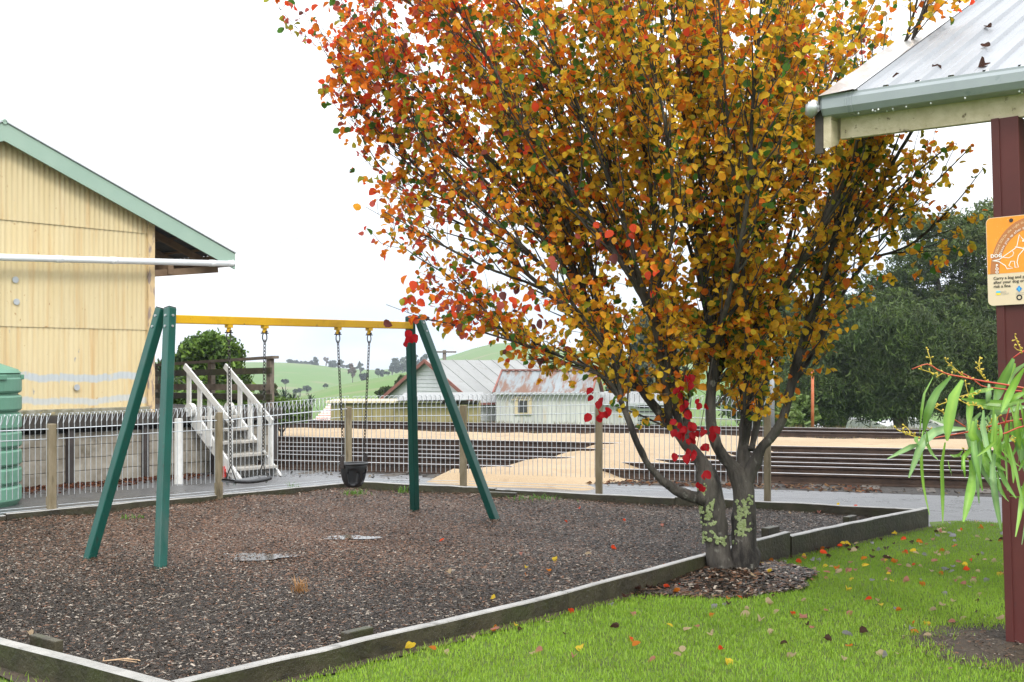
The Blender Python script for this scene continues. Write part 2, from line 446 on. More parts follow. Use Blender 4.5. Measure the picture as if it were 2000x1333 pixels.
angs = np.concatenate([np.linspace(-180, -40, 24, endpoint=False), np.linspace(-40, 40, 200), np.linspace(40, 180, 25)[1:]])
rads = np.concatenate([[2, 10, 20, 26], np.linspace(29, 48, 20), np.geomspace(52, 380, 50), np.geomspace(390, 720, 40), np.geomspace(760, 4000, 12)])
mb = MB()
rows = []
for r_ in rads:
    x = r_ * np.sin(np.radians(angs)); y = r_ * np.cos(np.radians(angs))
    rows.append(np.stack([x, y, ground_z(x, y)], 1).tolist())
mb.grid(rows)
b0 = len(mb.v); mb.v.append((0, 0, -.03)); mcount = len(angs)
for j in range(mcount - 1): mb.f.append((b0, j + 1, j))
tag(mb.build('terrain', M['pasture'], smooth=True), kind='structure')

def sheet(name, pts, z, mat, kind='structure'):
    m = MB(); m.v = [(p[0], p[1], z) for p in pts]; m.f = [tuple(range(len(pts)))]
    o = m.build(name, mat)
    if o.data.polygons[0].normal.z < 0: o.data.flip_normals()
    return tag(o, kind=kind)

def tp(n, t): return (TN.x * n + TT.x * t, TN.y * n + TT.y * t)

sheet('railway_yard', [tp(15.6, -60), tp(15.6, 45), tp(31.2, 45), tp(31.2, -60)], .0, M['ballast'])
# wet bitumen path between the playground and the rails
pth = [(-16, 2), (-16, 22), tp(17.3, -11), tp(16.25, -4), tp(16.05, 0), tp(15.9, 4), tp(16.1, 9), tp(15.8, 14), tp(15.9, 30), (26, 3), (5, 3)]
sheet('path', pth, .004, M['bitumen'])

# playground corners (top of the timber edging z=.2)
PC = [Vector((-1.54, 5.49, 0)), Vector((4.17, 12.17, 0)), Vector((-2.06, 15.1, 0)), Vector((-6.95, 9.66, 0))]
MUL = .10
QB = [PC[0], Vector((.33, 7.66, 0)), Vector((2.36, 10.30, 0)), PC[1]]      # the near edging bends a little
QT_ = [0, .325, .715, 1.0]
def near_edge(u):
    for i in range(3):
        if u <= QT_[i + 1] or i == 2: return QB[i].lerp(QB[i + 1], (u - QT_[i]) / (QT_[i + 1] - QT_[i]))
def edge_dist(P):                       # metres out from the near edging, positive on the lawn side
    best = np.full(len(P), 1e9)
    for i in range(3):
        a = np.array(QB[i][:2]); d = np.array(QB[i + 1][:2]) - a; ln = np.linalg.norm(d); d = d / ln
        t = (P - a) @ d; s = (P - a) @ np.array([d[1], -d[0]])
        if i > 0: s = np.where(t < -.05, 1e9, s)
        if i < 2: s = np.where(t > ln + .05, 1e9, s)
        best = np.where(np.abs(s) < np.abs(best), s, best)
    return best
bed = [tuple(p) for p in QB] + [tuple(PC[2]), tuple(PC[3])]
# gently uneven mulch bed
m = MB(); nu = 60; rows = []
def bil(u, v):
    a = near_edge(u); b = PC[3].lerp(PC[2], u); return a.lerp(b, v)
def mulch_h(x, y):
    return MUL + .018 * np.sin(x * 1.9 + 1) * np.cos(y * 1.4) + .012 * np.sin(x * 4.1 + y * 3.3)
for i in range(nu + 1):
    r_ = []
    for j in range(nu + 1):
        p = bil(j / nu, i / nu); r_.append((p.x, p.y, float(mulch_h(p.x, p.y)) - .012))
    rows.append(r_)
m.grid(rows)
tag(m.build('mulch_bed', M['mulch_bed'], smooth=True), kind='structure')

# lawn sheets: the lawn stands a little higher towards the viewer
def lawn_h(x, y): return .085 * (1 - sstep(np.asarray(y, float), 7.0, 10.8))
LO = Vector((UX.y, -UX.x, 0))
m = MB(); rows = []
for i in range(41):
    q = near_edge(i / 40); r_ = []
    for j in range(40):
        w_ = q + LO * (9.0 * (j / 39) ** 1.3); r_.append((w_.x, w_.y, float(lawn_h(w_.x, w_.y)) + .004))
    rows.append(r_)
q0 = near_edge(0) - UX * 4.5
rows.insert(0, [tuple(Vector((q0.x, q0.y, .089)) + LO * (9.0 * (j / 39) ** 1.3)) for j in range(40)])
m.grid(rows); o = m.build('lawn_rise', M['lawn_soil'], smooth=True); o.data.flip_normals() if o.data.polygons[0].normal.z < 0 else None
tag(o, kind='structure')
edge = [G(1815, 1022), G(1860, 1019), G(1910, 1021), G(1975, 1026), Vector((6.3, 12.0, 0)), Vector((12, 10.6, 0))]
lawn_poly = [(-1.5, 5.5), (.34, 7.65), (2.37, 10.29), (4.25, 12.2)] + [(p.x, p.y) for p in edge] + [(12, 3.0), (0, 3.0), (-1.6, 5.3)]
sheet('lawn', lawn_poly, .010, M['lawn_soil'])
lawn2_z = .055
lawn2 = [(-1.60, 5.45), (-7.1, 9.6), (-9, 9.0), (-9, 3.0), (-1.6, 3.0)]
sheet('lawn_corner', lawn2, lawn2_z, M['lawn_soil'])

# bark chips: one template, scattered
CT = np.array([(-.5, -.5, 0), (.5, -.35, 0), (.5, .4, 0), (-.45, .5, 0), (-.5, 0, .22), (.5, 0, .2)])
CFACE = [(0, 1, 5, 4), (4, 5, 2, 3)]
def chips(name, P, zfun, warm, smin, smax, label_kind='stuff'):
    n = len(P)
    a = RNG.uniform(0, 2 * np.pi, n); tilt = RNG.normal(0, .17, n)
    d = np.stack([np.cos(a), np.sin(a), tilt], 1)
    nr = np.stack([RNG.normal(0, .3, n), RNG.normal(0, .3, n), np.ones(n)], 1)
    x, y, z = frames(d, nr)
    ln = RNG.uniform(smin, smax, n); wd_ = ln * RNG.uniform(.22, .5, n)
    Z = zfun(P[:, 0], P[:, 1]) + RNG.uniform(-.006, .014, n)
    V = place(CT, np.column_stack([P, Z]), x, y, z, ln, wd_, wd_ * .9)
    v = RNG.uniform(0, 1, n)
    print('chips', n); dark = np.array([.009, .007, .0052]); mid = np.array([.044, .031, .021]); red = np.array([.15, .078, .045]); pale = np.array([.34, .29, .235])
    c = dark + (mid - dark) * v[:, None]
    isred = RNG.uniform(0, 1, n) < warm
    c[isred] = red * RNG.uniform(.45, 1.25, (isred.sum(), 1))
    ispale = RNG.uniform(0, 1, n) < .10
    c[ispale] = pale * RNG.uniform(.5, 1.1, (ispale.sum(), 1))
    me = np_mesh(name, V.reshape(-1, 3), CFACE, 6, c)
    return tag(link(name, me, M['chip']), kind=label_kind)

def rand_poly(poly, n):
    A = np.array([[p[0], p[1]] for p in poly])
    lo_, hi_ = A.min(0), A.max(0)
    P = RNG.uniform(lo_, hi_, (n, 2))
    return P[in_poly(P, poly)]

P = rand_poly(bed, 900000)
px = CX + F * P[:, 0] / P[:, 1]
vis = (px > -200) & (px < 2150)
P = P[vis]; px = px[vis]
keep = RNG.uniform(0, 1, len(P)) < np.clip(9.0 / P[:, 1], 0, 1) ** 1.1
P = P[keep]; px = px[keep]
py = YH + (EYE - MUL) * F / P[:, 1]
warm = .10 + .85 * np.exp(-((px - 560) / 560) ** 2 - ((py - 1040) / 80) ** 2) + .25 * np.exp(-((py - 975) / 22) ** 2)
chips('bark_mulch', P, mulch_h, warm, .008, .029)

# ring of bark round the tree
TB = Vector((1.66, 9.06, 0))
def ring_h(x, y): return lawn_h(x, y) + .012 + .07 * np.exp(-((x - TB.x) ** 2 + (y - TB.y) ** 2) / .35)
ringc = Vector((1.50, 8.92, 0))
def ring_r(x, y):
    dx = x - ringc.x; dy = y - ringc.y
    u = dx * UX.x + dy * UX.y; v = dx * VX.x + dy * VX.y
    th = np.arctan2(v, u)
    return np.sqrt((u / 1.0) ** 2 + (v / .66) ** 2) / (1 + .07 * np.sin(3 * th + 1) + .05 * np.sin(7 * th))
m = MB(); rows = []
for k in range(8):
    r_ = []
    for j in range(49):
        a = j / 48 * 2 * math.pi
        q = ringc + UX * (math.cos(a) * k / 7 * .93) + VX * (math.sin(a) * k / 7 * .61)
        r_.append((q.x, q.y, float(ring_h(q.x, q.y)) + (.002 if k < 7 else -.012)))
    rows.append(r_)
m.grid(rows)
tag(m.build('tree_mulch_bed', M['mulch_bed'], smooth=True), kind='structure')
P = RNG.uniform((.2, 7.9), (2.8, 10.1), (26000, 2))
P = P[ring_r(P[:, 0], P[:, 1]) < 1.02]
chips('tree_mulch', P, ring_h, np.full(len(P), .35), .022, .06)

# grass blades
GT = np.array([(-.5, 0, 0), (.5, 0, 0), (.38, .25, .55), (-.38, .25, .55), (0, .75, 1.0)])
GF = [(0, 1, 2, 3), (3, 2, 4)]
def grass(name, P, hmin, hmax, w=.0045, zf=None):
    n = len(P)
    a = RNG.uniform(0, 2 * np.pi, n)
    x = np.stack([np.cos(a), np.sin(a), np.zeros(n)], 1); y = np.stack([-np.sin(a), np.cos(a), np.zeros(n)], 1)
    z = np.tile(np.array([[0, 0, 1.0]]), (n, 1))
    h = RNG.uniform(hmin, hmax, n); ww = np.full(n, w) * RNG.uniform(.7, 1.4, n)
    V = place(GT, np.column_stack([P, np.full(n, .008) + (zf(P[:, 0], P[:, 1]) if zf else 0)]), x, y, z, ww, h * RNG.uniform(.2, 1.1, n), h)
    big = .5 + .5 * np.sin(P[:, 0] * 1.7 + np.sin(P[:, 1] * 1.3) * 2) * np.cos(P[:, 1] * 1.1 + P[:, 0] * .6)
    v = RNG.uniform(0, 1, n)
    c1 = np.array([.155, .290, .022]); c2 = np.array([.300, .450, .042]); c3 = np.array([.30, .33, .07])
    f = np.clip(.65 * v + .35 * big, 0, 1)
    c = c1 + (c2 - c1) * f[:, None]
    dry = RNG.uniform(0, 1, n) < .03
    c[dry] = c3 * RNG.uniform(.6, 1.1, (dry.sum(), 1))
    me = np_mesh(name, V.reshape(-1, 3), GF, 5, c)
    return tag(link(name, me, M['grass']), 'short green lawn grass', 'grass', kind='stuff')

POST = Vector((2.87, 6.75, 0))
P = rand_poly(lawn_poly, 900000)
px = CX + F * P[:, 0] / P[:, 1]
k = (px < 2330) & (P[:, 1] > 5.4) & (ring_r(P[:, 0], P[:, 1]) > 1 + RNG.normal(0, .05, len(P)))
# bare earth by the shelter post, thin grass at the edging
dd = ((P[:, 0] - POST.x + .02) / .55) ** 2 + ((P[:, 1] - POST.y + .12) / .52) ** 2 + .25 * np.sin(P[:, 0] * 13) * np.cos(P[:, 1] * 11)
k &= (dd > 1 + RNG.normal(0, .22, len(P)))
e0 = np.array([PC[0].x, PC[0].y]); en = np.array([UX.y, -UX.x])
de = edge_dist(P)
k &= de > .045 + np.abs(RNG.normal(0, .05, len(P)))
P = P[k]
P = P[RNG.uniform(0, 1, len(P)) < np.clip(8.5 / P[:, 1], 0, 1) ** 1.3]
print('blades', len(P)); grass('lawn_grass', P, .012, .030, .0040, lawn_h)
P = rand_poly(lawn2, 60000)
px = CX + F * P[:, 0] / P[:, 1]
en2 = np.array([-UX.x, -UX.y])
k = (px > -260) & (P[:, 1] > 5.0) & (((P - e0) @ en2) > .10 + np.abs(RNG.normal(0, .06, len(P))))
grass('corner_grass', P[k], .018, .05, .0045, lambda x, y: 0 * x + lawn2_z)

# bare earth by the post
m = MB(); rows = []
for k in range(5):
    rows.append([(POST.x - .05 + math.cos(a) * .16 * k, POST.y - .12 + math.sin(a) * .15 * k, .101 - .002 * k) for a in np.linspace(0, 2 * np.pi, 29)])
m.grid(rows); tag(m.build('bare_earth', M['soil'], smooth=True), kind='structure')
P = RNG.normal((POST.x - .05, POST.y - .1), (.36, .34), (2600, 2))
chips('earth_litter', P, lambda x, y: .097 + 0 * x, np.full(len(P), .3), .008, .022)

# dark soil strip along the edging on the lawn side
def strip(name, p0, p1, w0, w1, z, mat, side):
    m = MB(); rows = [[], []]
    for i in range(41):
        q = p0.lerp(p1, i / 40); ww = w0 + (w1 - w0) * (.5 + .5 * math.sin(i * 1.7) * math.cos(i * .6))
        zq = z + (float(lawn_h(q.x, q.y)) if side.x > 0 else lawn2_z); rows[0].append((q.x, q.y, zq)); rows[1].append((q.x + side.x * ww, q.y + side.y * ww, zq))
    m.grid(rows); return tag(m.build(name, mat), kind='structure')
for i_ in range(3): strip('soil_strip', QB[i_], QB[i_ + 1], .09, .15, .014, M['soil'], Vector((UX.y, -UX.x, 0)))
strip('soil_strip_corner', PC[0], PC[3], .08, .2, .014, M['soil'], Vector((-UX.x, -UX.y, 0)))

# wet puddles in the worn hollows under the swings
def puddle(name, c, a, b, rot, label):
    m = MB(); rows = []
    for k in range(4):
        r_ = []
        for j in range(37):
            th = j / 36 * 2 * math.pi; rr = k / 3 * (1 + .18 * math.sin(3 * th + rot) + .12 * math.sin(5 * th))
            r_.append((c.x + rr * a * math.cos(th), c.y + rr * b * math.sin(th), float(mulch_h(c.x, c.y)) + .012))
        rows.append(r_)
    m.grid(rows); return tag(m.build(name, M['puddle'], smooth=True), kind='structure')
puddle('water_puddle', G(490, 1087, MUL), .34, .20, .5, '')
puddle('water_puddle', G(685, 1053, MUL), .26, .13, 2.0, '')

# sand strips and crossing
def mound(name, n0, n1, t0, t1, hgt, soft, mat, inside=None, nn=30, ntt=160):
    m = MB(); rows = []
    for i in range(nn + 1):
        r_ = []
        for j in range(ntt + 1):
            n = n0 + (n1 - n0) * i / nn; t = t0 + (t1 - t0) * j / ntt
            wob = .35 * math.sin(t * .9) + .18 * math.sin(t * 2.3 + 1)
            e = min(n - n0 - .3 * (1 + math.sin(t * .7)), n1 - n - .3 * (1 + math.sin(t * .8 + 2))) + wob * .25
            if inside: e = min(e, inside(n, t))
            h = hgt * max(0, min(1, e / soft + .2)) - .02 + .012 * math.sin(t * 5 + n * 7)
            x, y = tp(n, t); r_.append((x, y, h))
        rows.append(r_)
    m.grid(rows); return tag(m.build(name, mat, smooth=True), kind='structure')
mound('sand_strip', 23.3, 27.6, -17, 40, .10, .7, M['sand'])
# the level crossing: a ramp of sand over the rails
L0, L1, L2 = G(840, 925, .1), G(1060, 898, .1), G(1150, 872, .1)
R0, R1, R2 = G(1200, 921, .1), G(1330, 903, .1), G(1500, 884, .1)
def tn(p): return (p.x * TN.x + p.y * TN.y, p.x * TT.x + p.y * TT.y)
LL = [tn(p) for p in (L0, L1, L2)]; RR = [tn(p) for p in (R0, R1, R2)]
def cross_in(n, t):
    lt = np.interp(n, [q[0] for q in LL], [q[1] for q in LL]); rt = np.interp(n, [q[0] for q in RR], [q[1] for q in RR])
    return min(t - lt, rt - t) * .5 + .10 * math.sin(n * 3.1 + t * 2.0) + .06 * math.sin(n * 7 - t * 5)
mound('sand_crossing', 15.2, 24.6, -6, 9, .19, .35, M['sand'], cross_in, 60, 90)

# leaf litter, loose gravel at the track edge
def litter(name, P, z, cols, smin, smax):
    n = len(P); a = RNG.uniform(0, 6.28, n)
    d = np.stack([np.cos(a), np.sin(a), RNG.normal(0, .3, n)], 1); nr = np.stack([RNG.normal(0, .5, n), RNG.normal(0, .5, n), np.ones(n)], 1)
    x, y, zz = frames(d, nr); s = RNG.uniform(smin, smax, n)
    V = place(CT, np.column_stack([P, z + RNG.uniform(0, .02, n)]), x, y, zz, s, s * .7, s * .3)
    C = np.array(cols)[RNG.integers(0, len(cols), n)] * RNG.uniform(.5, 1.2, (n, 1))
    return tag(link(name, np_mesh(name, V.reshape(-1, 3), CFACE, 6, C), M['leaf']), kind='stuff')
tt = RNG.uniform(-5, 22, 2600); nn_ = 16.2 + RNG.normal(0, .22, 2600) + .25
P = np.stack([TN.x * nn_ + TT.x * tt, TN.y * nn_ + TT.y * tt], 1)
P = P[~((np.abs(tt - 1.6) < 1.5))]
# dry grass and weeds between the tracks
def weeds(name, n0, sd_, t0, t1, k, hmin, hmax):
    t_ = RNG.uniform(t0, t1, k); n_ = n0 + RNG.normal(0, sd_, k) + .15 * np.sin(t_ * 1.3)
    keep_ = RNG.uniform(0, 1, k) < .35 + .65 * (np.sin(t_ * .8) * np.sin(t_ * 2.1 + 1) > -.1)
    Pw = np.stack([TN.x * n_ + TT.x * t_, TN.y * n_ + TT.y * t_], 1)[keep_]
    o_ = grass(name, Pw, hmin, hmax, .012)
    c_ = np.array([(.24, .17, .075), (.17, .12, .05), (.10, .11, .03), (.30, .22, .11)])[RNG.integers(0, 4, len(Pw))] * RNG.uniform(.6, 1.1, (len(Pw), 1))
    cc_ = np.ones((len(Pw), 5, 4), np.float32); cc_[:, :, :3] = c_[:, None, :]
    o_.data.attributes['Col'].data.foreach_set('color', cc_.ravel()); o_['label'] = 'dry grass and weeds between the railway tracks'
weeds('track_weeds', 23.3, .22, -14, 22, 9000, .03, .11)
weeds('track_edge_weeds', 30.9, .35, -18, 26, 9000, .04, .16)
weeds('sand_edge_weeds', 27.3, .15, -14, 22, 4000, .02, .07)
# loose stones at the sand's edges and on the ballast
k_ = 9000; t_ = RNG.uniform(-12, 18, k_); n_ = RNG.choice([16.4, 17.6, 19.5, 20.6, 21.9, 23.4, 27.4], k_) + RNG.normal(0, .28, k_)
litter('track_gravel', np.stack([TN.x * n_ + TT.x * t_, TN.y * n_ + TT.y * t_], 1), .004, [(.16, .14, .12), (.07, .06, .05), (.22, .17, .11), (.04, .035, .03)], .02, .06)
PB_ = np.array([-5.25, 17.6])
uu = RNG.uniform(-4.6, .6, 2600); vv = -.12 - np.abs(RNG.normal(0, .28, 2600))
PL = PB_ + uu[:, None] * np.array([UX.x, UX.y]) + vv[:, None] * np.array([VX.x, VX.y])
litter('platform_leaf_litter', PL, .008, [(.20, .06, .03), (.13, .055, .03), (.06, .03, .02), (.26, .12, .06)], .02, .06)
litter('leaf_litter', P, .006, [(.20, .07, .03), (.11, .055, .03), (.05, .03, .02), (.25, .14, .07)], .03, .08)

# ------------------------------------------------------------------ railway
RAIL_N = [17.07, 18.24, 18.99, 20.01, 21.04, 22.72, 27.95, 29.45]
def rail_mesh(n, t0, t1):
    prof = [(-.065, 0), (.065, 0), (.065, .015), (.012, .03), (.012, .105), (.034, .115), (.034, .140), (-.034, .140), (-.034, .115), (-.012, .105), (-.012, .03), (-.065, .015)]
    m = MB(); pts = []
    for (a, z) in prof:
        x, y = tp(n + a, t0); pts.append((x, y, z))
    m.prism(pts, TT * (t1 - t0))
    return m
sl_m = MB().box((0, 0, 0), (.23, 2.5, .12)).mesh('railway_sleeper')
sl_m.materials.append(M['old_sleeper'])
sl_l = MB().box((0, 0, 0), (.23, 4.4, .12)).mesh('railway_sleeper')
sl_l.materials.append(M['old_sleeper'])
TROT = math.atan2(TT.y, TT.x)
def track(ns, label, t0=-34, t1=34, longs=False):
    e = empty('railway_track', (0, 0, 0), 0, label, 'railway track', 'tracks across the railway yard')
    for n in ns:
        o = rail_mesh(n, t0, t1).build('rail', M['rail_steel'], e)
        hd = MB().beam((*tp(n, t0), .1425), (*tp(n, t1), .1425), .062, .004)
        hd.build('worn_rail_head', M['rail_top'], o)
    c = sum(ns) / len(ns); k = 0; t = -15.0
    while t < 20:
        x, y = tp(c + random.uniform(-.05, .05), t)
        link('sleeper', sl_l if longs else sl_m, None, e, (x, y, -.052 + random.uniform(-.006, .006)), (0, 0, TROT + random.uniform(-.02, .02)))
        t += .68
    return e
track(RAIL_N[0:4], 'nearest railway turnout with four shiny rails beside the wet path', longs=True)
track(RAIL_N[4:6], 'railway track of two rails just in front of the sand strip')
track(RAIL_N[6:8], 'farthest railway track, behind the yellow sand strip')

# ------------------------------------------------------------------ timber edging round the mulch
edg = empty('timber_edging', PC[0], 0, 'weathered sleeper edging around the bark mulch playground', 'edging')
def tl(p): return Vector(p) - PC[0]
def board(p0, p1, z0, z1, w, name='timber_board', mat='sleeper_grey', ze=None):
    a = tl(p0); b = tl(p1)
    m = MB(); k = 10
    d = (b - a).normalized(); s = Vector((-d.y, d.x, 0)) * (w / 2)
    rows = []
    for i in range(k + 1):
        q = a.lerp(b, i / k); j = random.uniform(-.004, .004); jt = random.uniform(-.005, .003)
        zt0 = z1 + ((z1 if ze is None else ze) - z1) * i / k + jt
        rows.append([(q.x - s.x, q.y - s.y, z0), (q.x - s.x, q.y - s.y, zt0 - .006), (q.x - s.x * .82, q.y - s.y * .82, zt0), (q.x + s.x * .82, q.y + s.y * .82, zt0), (q.x + s.x, q.y + s.y, zt0 - .006), (q.x + s.x, q.y + s.y, z0)])
    m.grid(rows)
    n = len(rows[0]); m.f.append(tuple(range(n))); m.f.append(tuple(k * n + i for i in reversed(range(n))))
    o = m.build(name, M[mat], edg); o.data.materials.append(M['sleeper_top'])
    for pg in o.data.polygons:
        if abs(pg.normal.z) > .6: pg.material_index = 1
    return o
def at_top(px, py): return G(px, py, .2)
e1 = [at_top(345, 1331), at_top(1098, 1157), at_top(1533, 1038)]
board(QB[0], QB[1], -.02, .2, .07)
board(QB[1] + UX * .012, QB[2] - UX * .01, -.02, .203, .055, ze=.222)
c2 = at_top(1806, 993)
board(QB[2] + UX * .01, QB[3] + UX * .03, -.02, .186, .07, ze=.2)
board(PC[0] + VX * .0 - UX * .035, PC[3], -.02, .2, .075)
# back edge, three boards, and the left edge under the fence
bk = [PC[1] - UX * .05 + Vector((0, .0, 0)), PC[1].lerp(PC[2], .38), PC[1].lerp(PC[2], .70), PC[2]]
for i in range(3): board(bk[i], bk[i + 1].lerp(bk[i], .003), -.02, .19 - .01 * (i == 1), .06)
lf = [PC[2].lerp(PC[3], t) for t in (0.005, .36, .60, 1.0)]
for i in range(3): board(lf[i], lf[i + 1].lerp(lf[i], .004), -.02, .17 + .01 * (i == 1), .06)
# stakes and offcuts behind the boards
for (p, s, rz, zz) in [(G(705, 1238, .16) + VX * .03, (.20, .06, .26), UROT, .05), (G(80, 1254, .17) + UX * .03, (.05, .26, .26), UROT, .06),
                       (G(1505, 1036, .18), (.22, .07, .28), UROT, .07), (G(1660, 1014, .16), (.2, .06, .26), UROT, .06), (G(975, 963, .16) - Vector((0, .1, 0)), (.42, .09, .26), -.35, .05)]:
    q = tl(p); MB().box((0, 0, 0), s).build('stake', M['sleeper_grey'], edg, loc=(q.x, q.y, zz), rot=(0, 0, rz), bevel=.006)

# ------------------------------------------------------------------ swing frame
FL = [G(175, 1091, MUL), G(313, 1113, MUL)]
FR = [G(810, 996, MUL), G(967, 1016, MUL)]
AL = Vector((-2.755, 9.708, 2.015)); AR = Vector((-1.001, 11.95, 2.035))
BU = (AR - AL); BLEN = BU.length; BU.normalize()
sw = empty('swing_set', (AL.x, AL.y, 0), 0, 'green steel A-frame swing set with yellow top beam on bark mulch', 'swing set')
so_ = Vector((AL.x, AL.y, 0))
perp = Vector((BU.y, -BU.x, 0))
for (feet, apex, inw) in ((FL, AL, 1), (FR, AR, -1)):
    for k, ft in enumerate(feet):
        side = perp * (.055 if k == 1 else -.055)
        top = apex + side - BU * inw * .045 + Vector((0, 0, .085))
        d = (top - ft).normalized()
        bot = ft - d * .12
        m = MB().beam(bot - so_, top - so_, .076, .076, up=BU)
        lg = m.build('leg', M['green_steel'], sw, bevel=.008)
        cap = MB().beam(top - so_, top + d * .006 - so_, .070, .070, up=BU)
        cap.build('cap', M['dark_steel'], lg)
        for q in (.06, .15):
            c = top - d * q - so_
            ou = perp * (.041 if k == 1 else -.041)
            MB().tube([c + ou * .9, c + ou * 1.15], .010, 8).build('bolt', M['galv'], lg)
            ot = -BU * inw * .040
            MB().tube([c + ot * .9, c + ot * 1.2], .010, 8).build('bolt', M['galv'], lg)
m = MB().beam(AL - so_ + BU * .0, AR - so_, .055, .07)
m.build('beam', M['yellow_steel'], sw, bevel=.005)

def beam_at(px):
    r_ = (px - CX) / F
    s = (r_ * AL.y - AL.x) / (BU.x - r_ * BU.y)
    return AL + BU * s
def link_loop(m, c, t, s, ln, wd_, r, seg=8):
    pts = []
    for k in range(seg):
        a = 2 * math.pi * k / seg
        pts.append(c + t * (math.cos(a) * ln / 2) + s * (math.sin(a) * wd_ / 2))
    m.tube(pts, r, 4, closed=True)
def chain_mesh(p0, p1):
    m = MB(); d = p1 - p0; ln = d.length; t = d / ln; k = max(2, int(ln / .030))
    a = BU.copy(); b = t.cross(a).normalized(); a = b.cross(t)
    for i in range(k):
        link_loop(m, p0 + d * ((i + .5) / k), t, a if i % 2 else b, ln / k * 1.42, .024, .0042)
    return m
hang = []
for px in (447, 517, 660, 721):
    p = beam_at(px); hang.append(p)
    q = p - so_ - Vector((0, 0, .035))
    m = MB().box(q + Vector((0, 0, .005)), (.05, .05, .06), Matrix.Rotation(math.atan2(BU.y, BU.x), 3, 'Z'))
    m.tube([q - Vector((0, 0, .02)), q - Vector((0, 0, .06))], .019, 8)
    h = m.build('hanger', M['yellow_steel'], sw)
    m = MB().tube([q - Vector((0, 0, .052)) - perp * .03, q - Vector((0, 0, .052)) + perp * .03], .009, 8)
    m.box(q - Vector((0, 0, .066)), (.06, .035, .01), Matrix.Rotation(math.atan2(BU.y, BU.x), 3, 'Z'))
    m.build('pin', M['dark_steel'], h)
    m = MB(); link_loop(m, q - Vector((0, 0, .10)), Vector((0, 0, 1)), BU.copy(), .085, .05, .007, 10)
    m.build('shackle', M['chain'], h)

def swing(i0, i1, zs, lift, inset, label, name):
    p0, p1 = hang[i0], hang[i1]
    c = (p0 + p1) / 2
    e = empty(name, (c.x, c.y, 0), 0, label, 'swing')
    o = Vector((c.x, c.y, 0))
    z = zs
    ends = []
    for p, s in ((p0, 1), (p1, -1)):
        bt = Vector((p.x, p.y, z + lift)) + BU * s * inset
        chain_mesh(p - o - Vector((0, 0, .165)), bt - o).build('chain', M['chain'], e)
        ends.append(bt - o)
    return e, o, ends
# flat seat
zs = EYE + (YH - 938) / F * ((hang[0] + hang[1]) / 2).y
e, o, ends = swing(0, 1, zs, .13, .02, 'flat black rubber swing seat on two chains, left of the bucket swing', 'flat_swing')
half = (hang[1] - hang[0]).length / 2
m = MB(); rows = []
for i in range(13):
    u = -1 + i / 6
    sag = .016 * (u * u) - .008 + zs
    r_ = []
    wdt = .105 * (1 - .18 * u ** 4)
    for (a, zz) in ((-1, .0), (-.94, .014), (0, .018), (.94, .014), (1, .0), (.94, -.014), (0, -.016), (-.94, -.014), (-1, 0)):
        q = BU * (u * (half + .01)) + perp * (a * wdt); r_.append((q.x, q.y, sag + zz))
    rows.append(r_)
m.grid(rows); n_ = 9; m.f.append(tuple(range(n_))); m.f.append(tuple(12 * n_ + i for i in reversed(range(n_))))
seat = m.build('seat', M['rubber'], e, smooth=True)
for s in (-1, 1):
    for q in (-.05, .05):
        c = BU * (s * (half - .02)) + perp * q
        MB().tube([(c.x, c.y, zs - .035), (c.x, c.y, zs + .02)], .012, 8).build('bolt', M['galv'], seat)
    m = MB(); a = ends[0 if s < 0 else 1]
    for q in (-.07, .07):
        c = BU * (s * (half - .02)) + perp * q; m.tube([(c.x, c.y, zs + .01), a], .005, 6)
    m.build('bridle', M['chain'], e)
# toddler bucket seat
zb = EYE + (YH - 953) / F * ((hang[2] + hang[3]) / 2).y
e, o, ends = swing(2, 3, zb, .32, .07, 'black rubber toddler bucket swing seat with leg holes', 'bucket_swing')
hw = .145
def P3(u, v, z): q = BU * u + perp * v; return (q.x, q.y, zb + z)
# a moulded bowl with two leg holes
m = MB(); NP, NT = 32, 10
def bowl(a, t):
    r_ = math.cos(t * 1.35) ** .55
    return P3(math.cos(a) * hw * r_, math.sin(a) * .105 * r_, .225 - .225 * math.sin(t * 1.35) ** 1.1)
for k in range(NT + 1):
    for q in range(NP): m.v.append(bowl(2 * math.pi * q / NP, k / NT))
for k in range(NT):
    for q in range(NP):
        a = 2 * math.pi * (q + .5) / NP; t_ = (k + .5) / NT
        if any(((((a - c_ + math.pi) % (2 * math.pi)) - math.pi) / .52) ** 2 + ((t_ - .50) / .30) ** 2 < 1 for c_ in (math.radians(48), math.radians(132))): continue
        q2 = (q + 1) % NP; m.f.append((k * NP + q, k * NP + q2, (k + 1) * NP + q2, (k + 1) * NP + q))
bw = m.build('bucket', M['rubber'], e, smooth=True)
sm_ = bw.modifiers.new('thickness', 'SOLIDIFY'); sm_.thickness = .014
MB().tube([Vector(bowl(2 * math.pi * q / 24, 0)) for q in range(24)], .013, 8, closed=True).build('rim', M['rubber'], e, smooth=True)
for s in (-1, 1):
    q = Vector(P3(s * (hw + .008), 0, .245))
    MB().box(q, (.012, .05, .11), Matrix.Rotation(math.atan2(BU.y, BU.x), 3, 'Z')).build('side_plate', M['dark_steel'], e, bevel=.004)
    a = ends[0 if s < 0 else 1]
    m = MB()
    for v in (-.03, .03): m.tube([Vector(P3(s * (hw + .02), v, .30)), a], .005, 6)
    m.build('bridle', M['chain'], e)

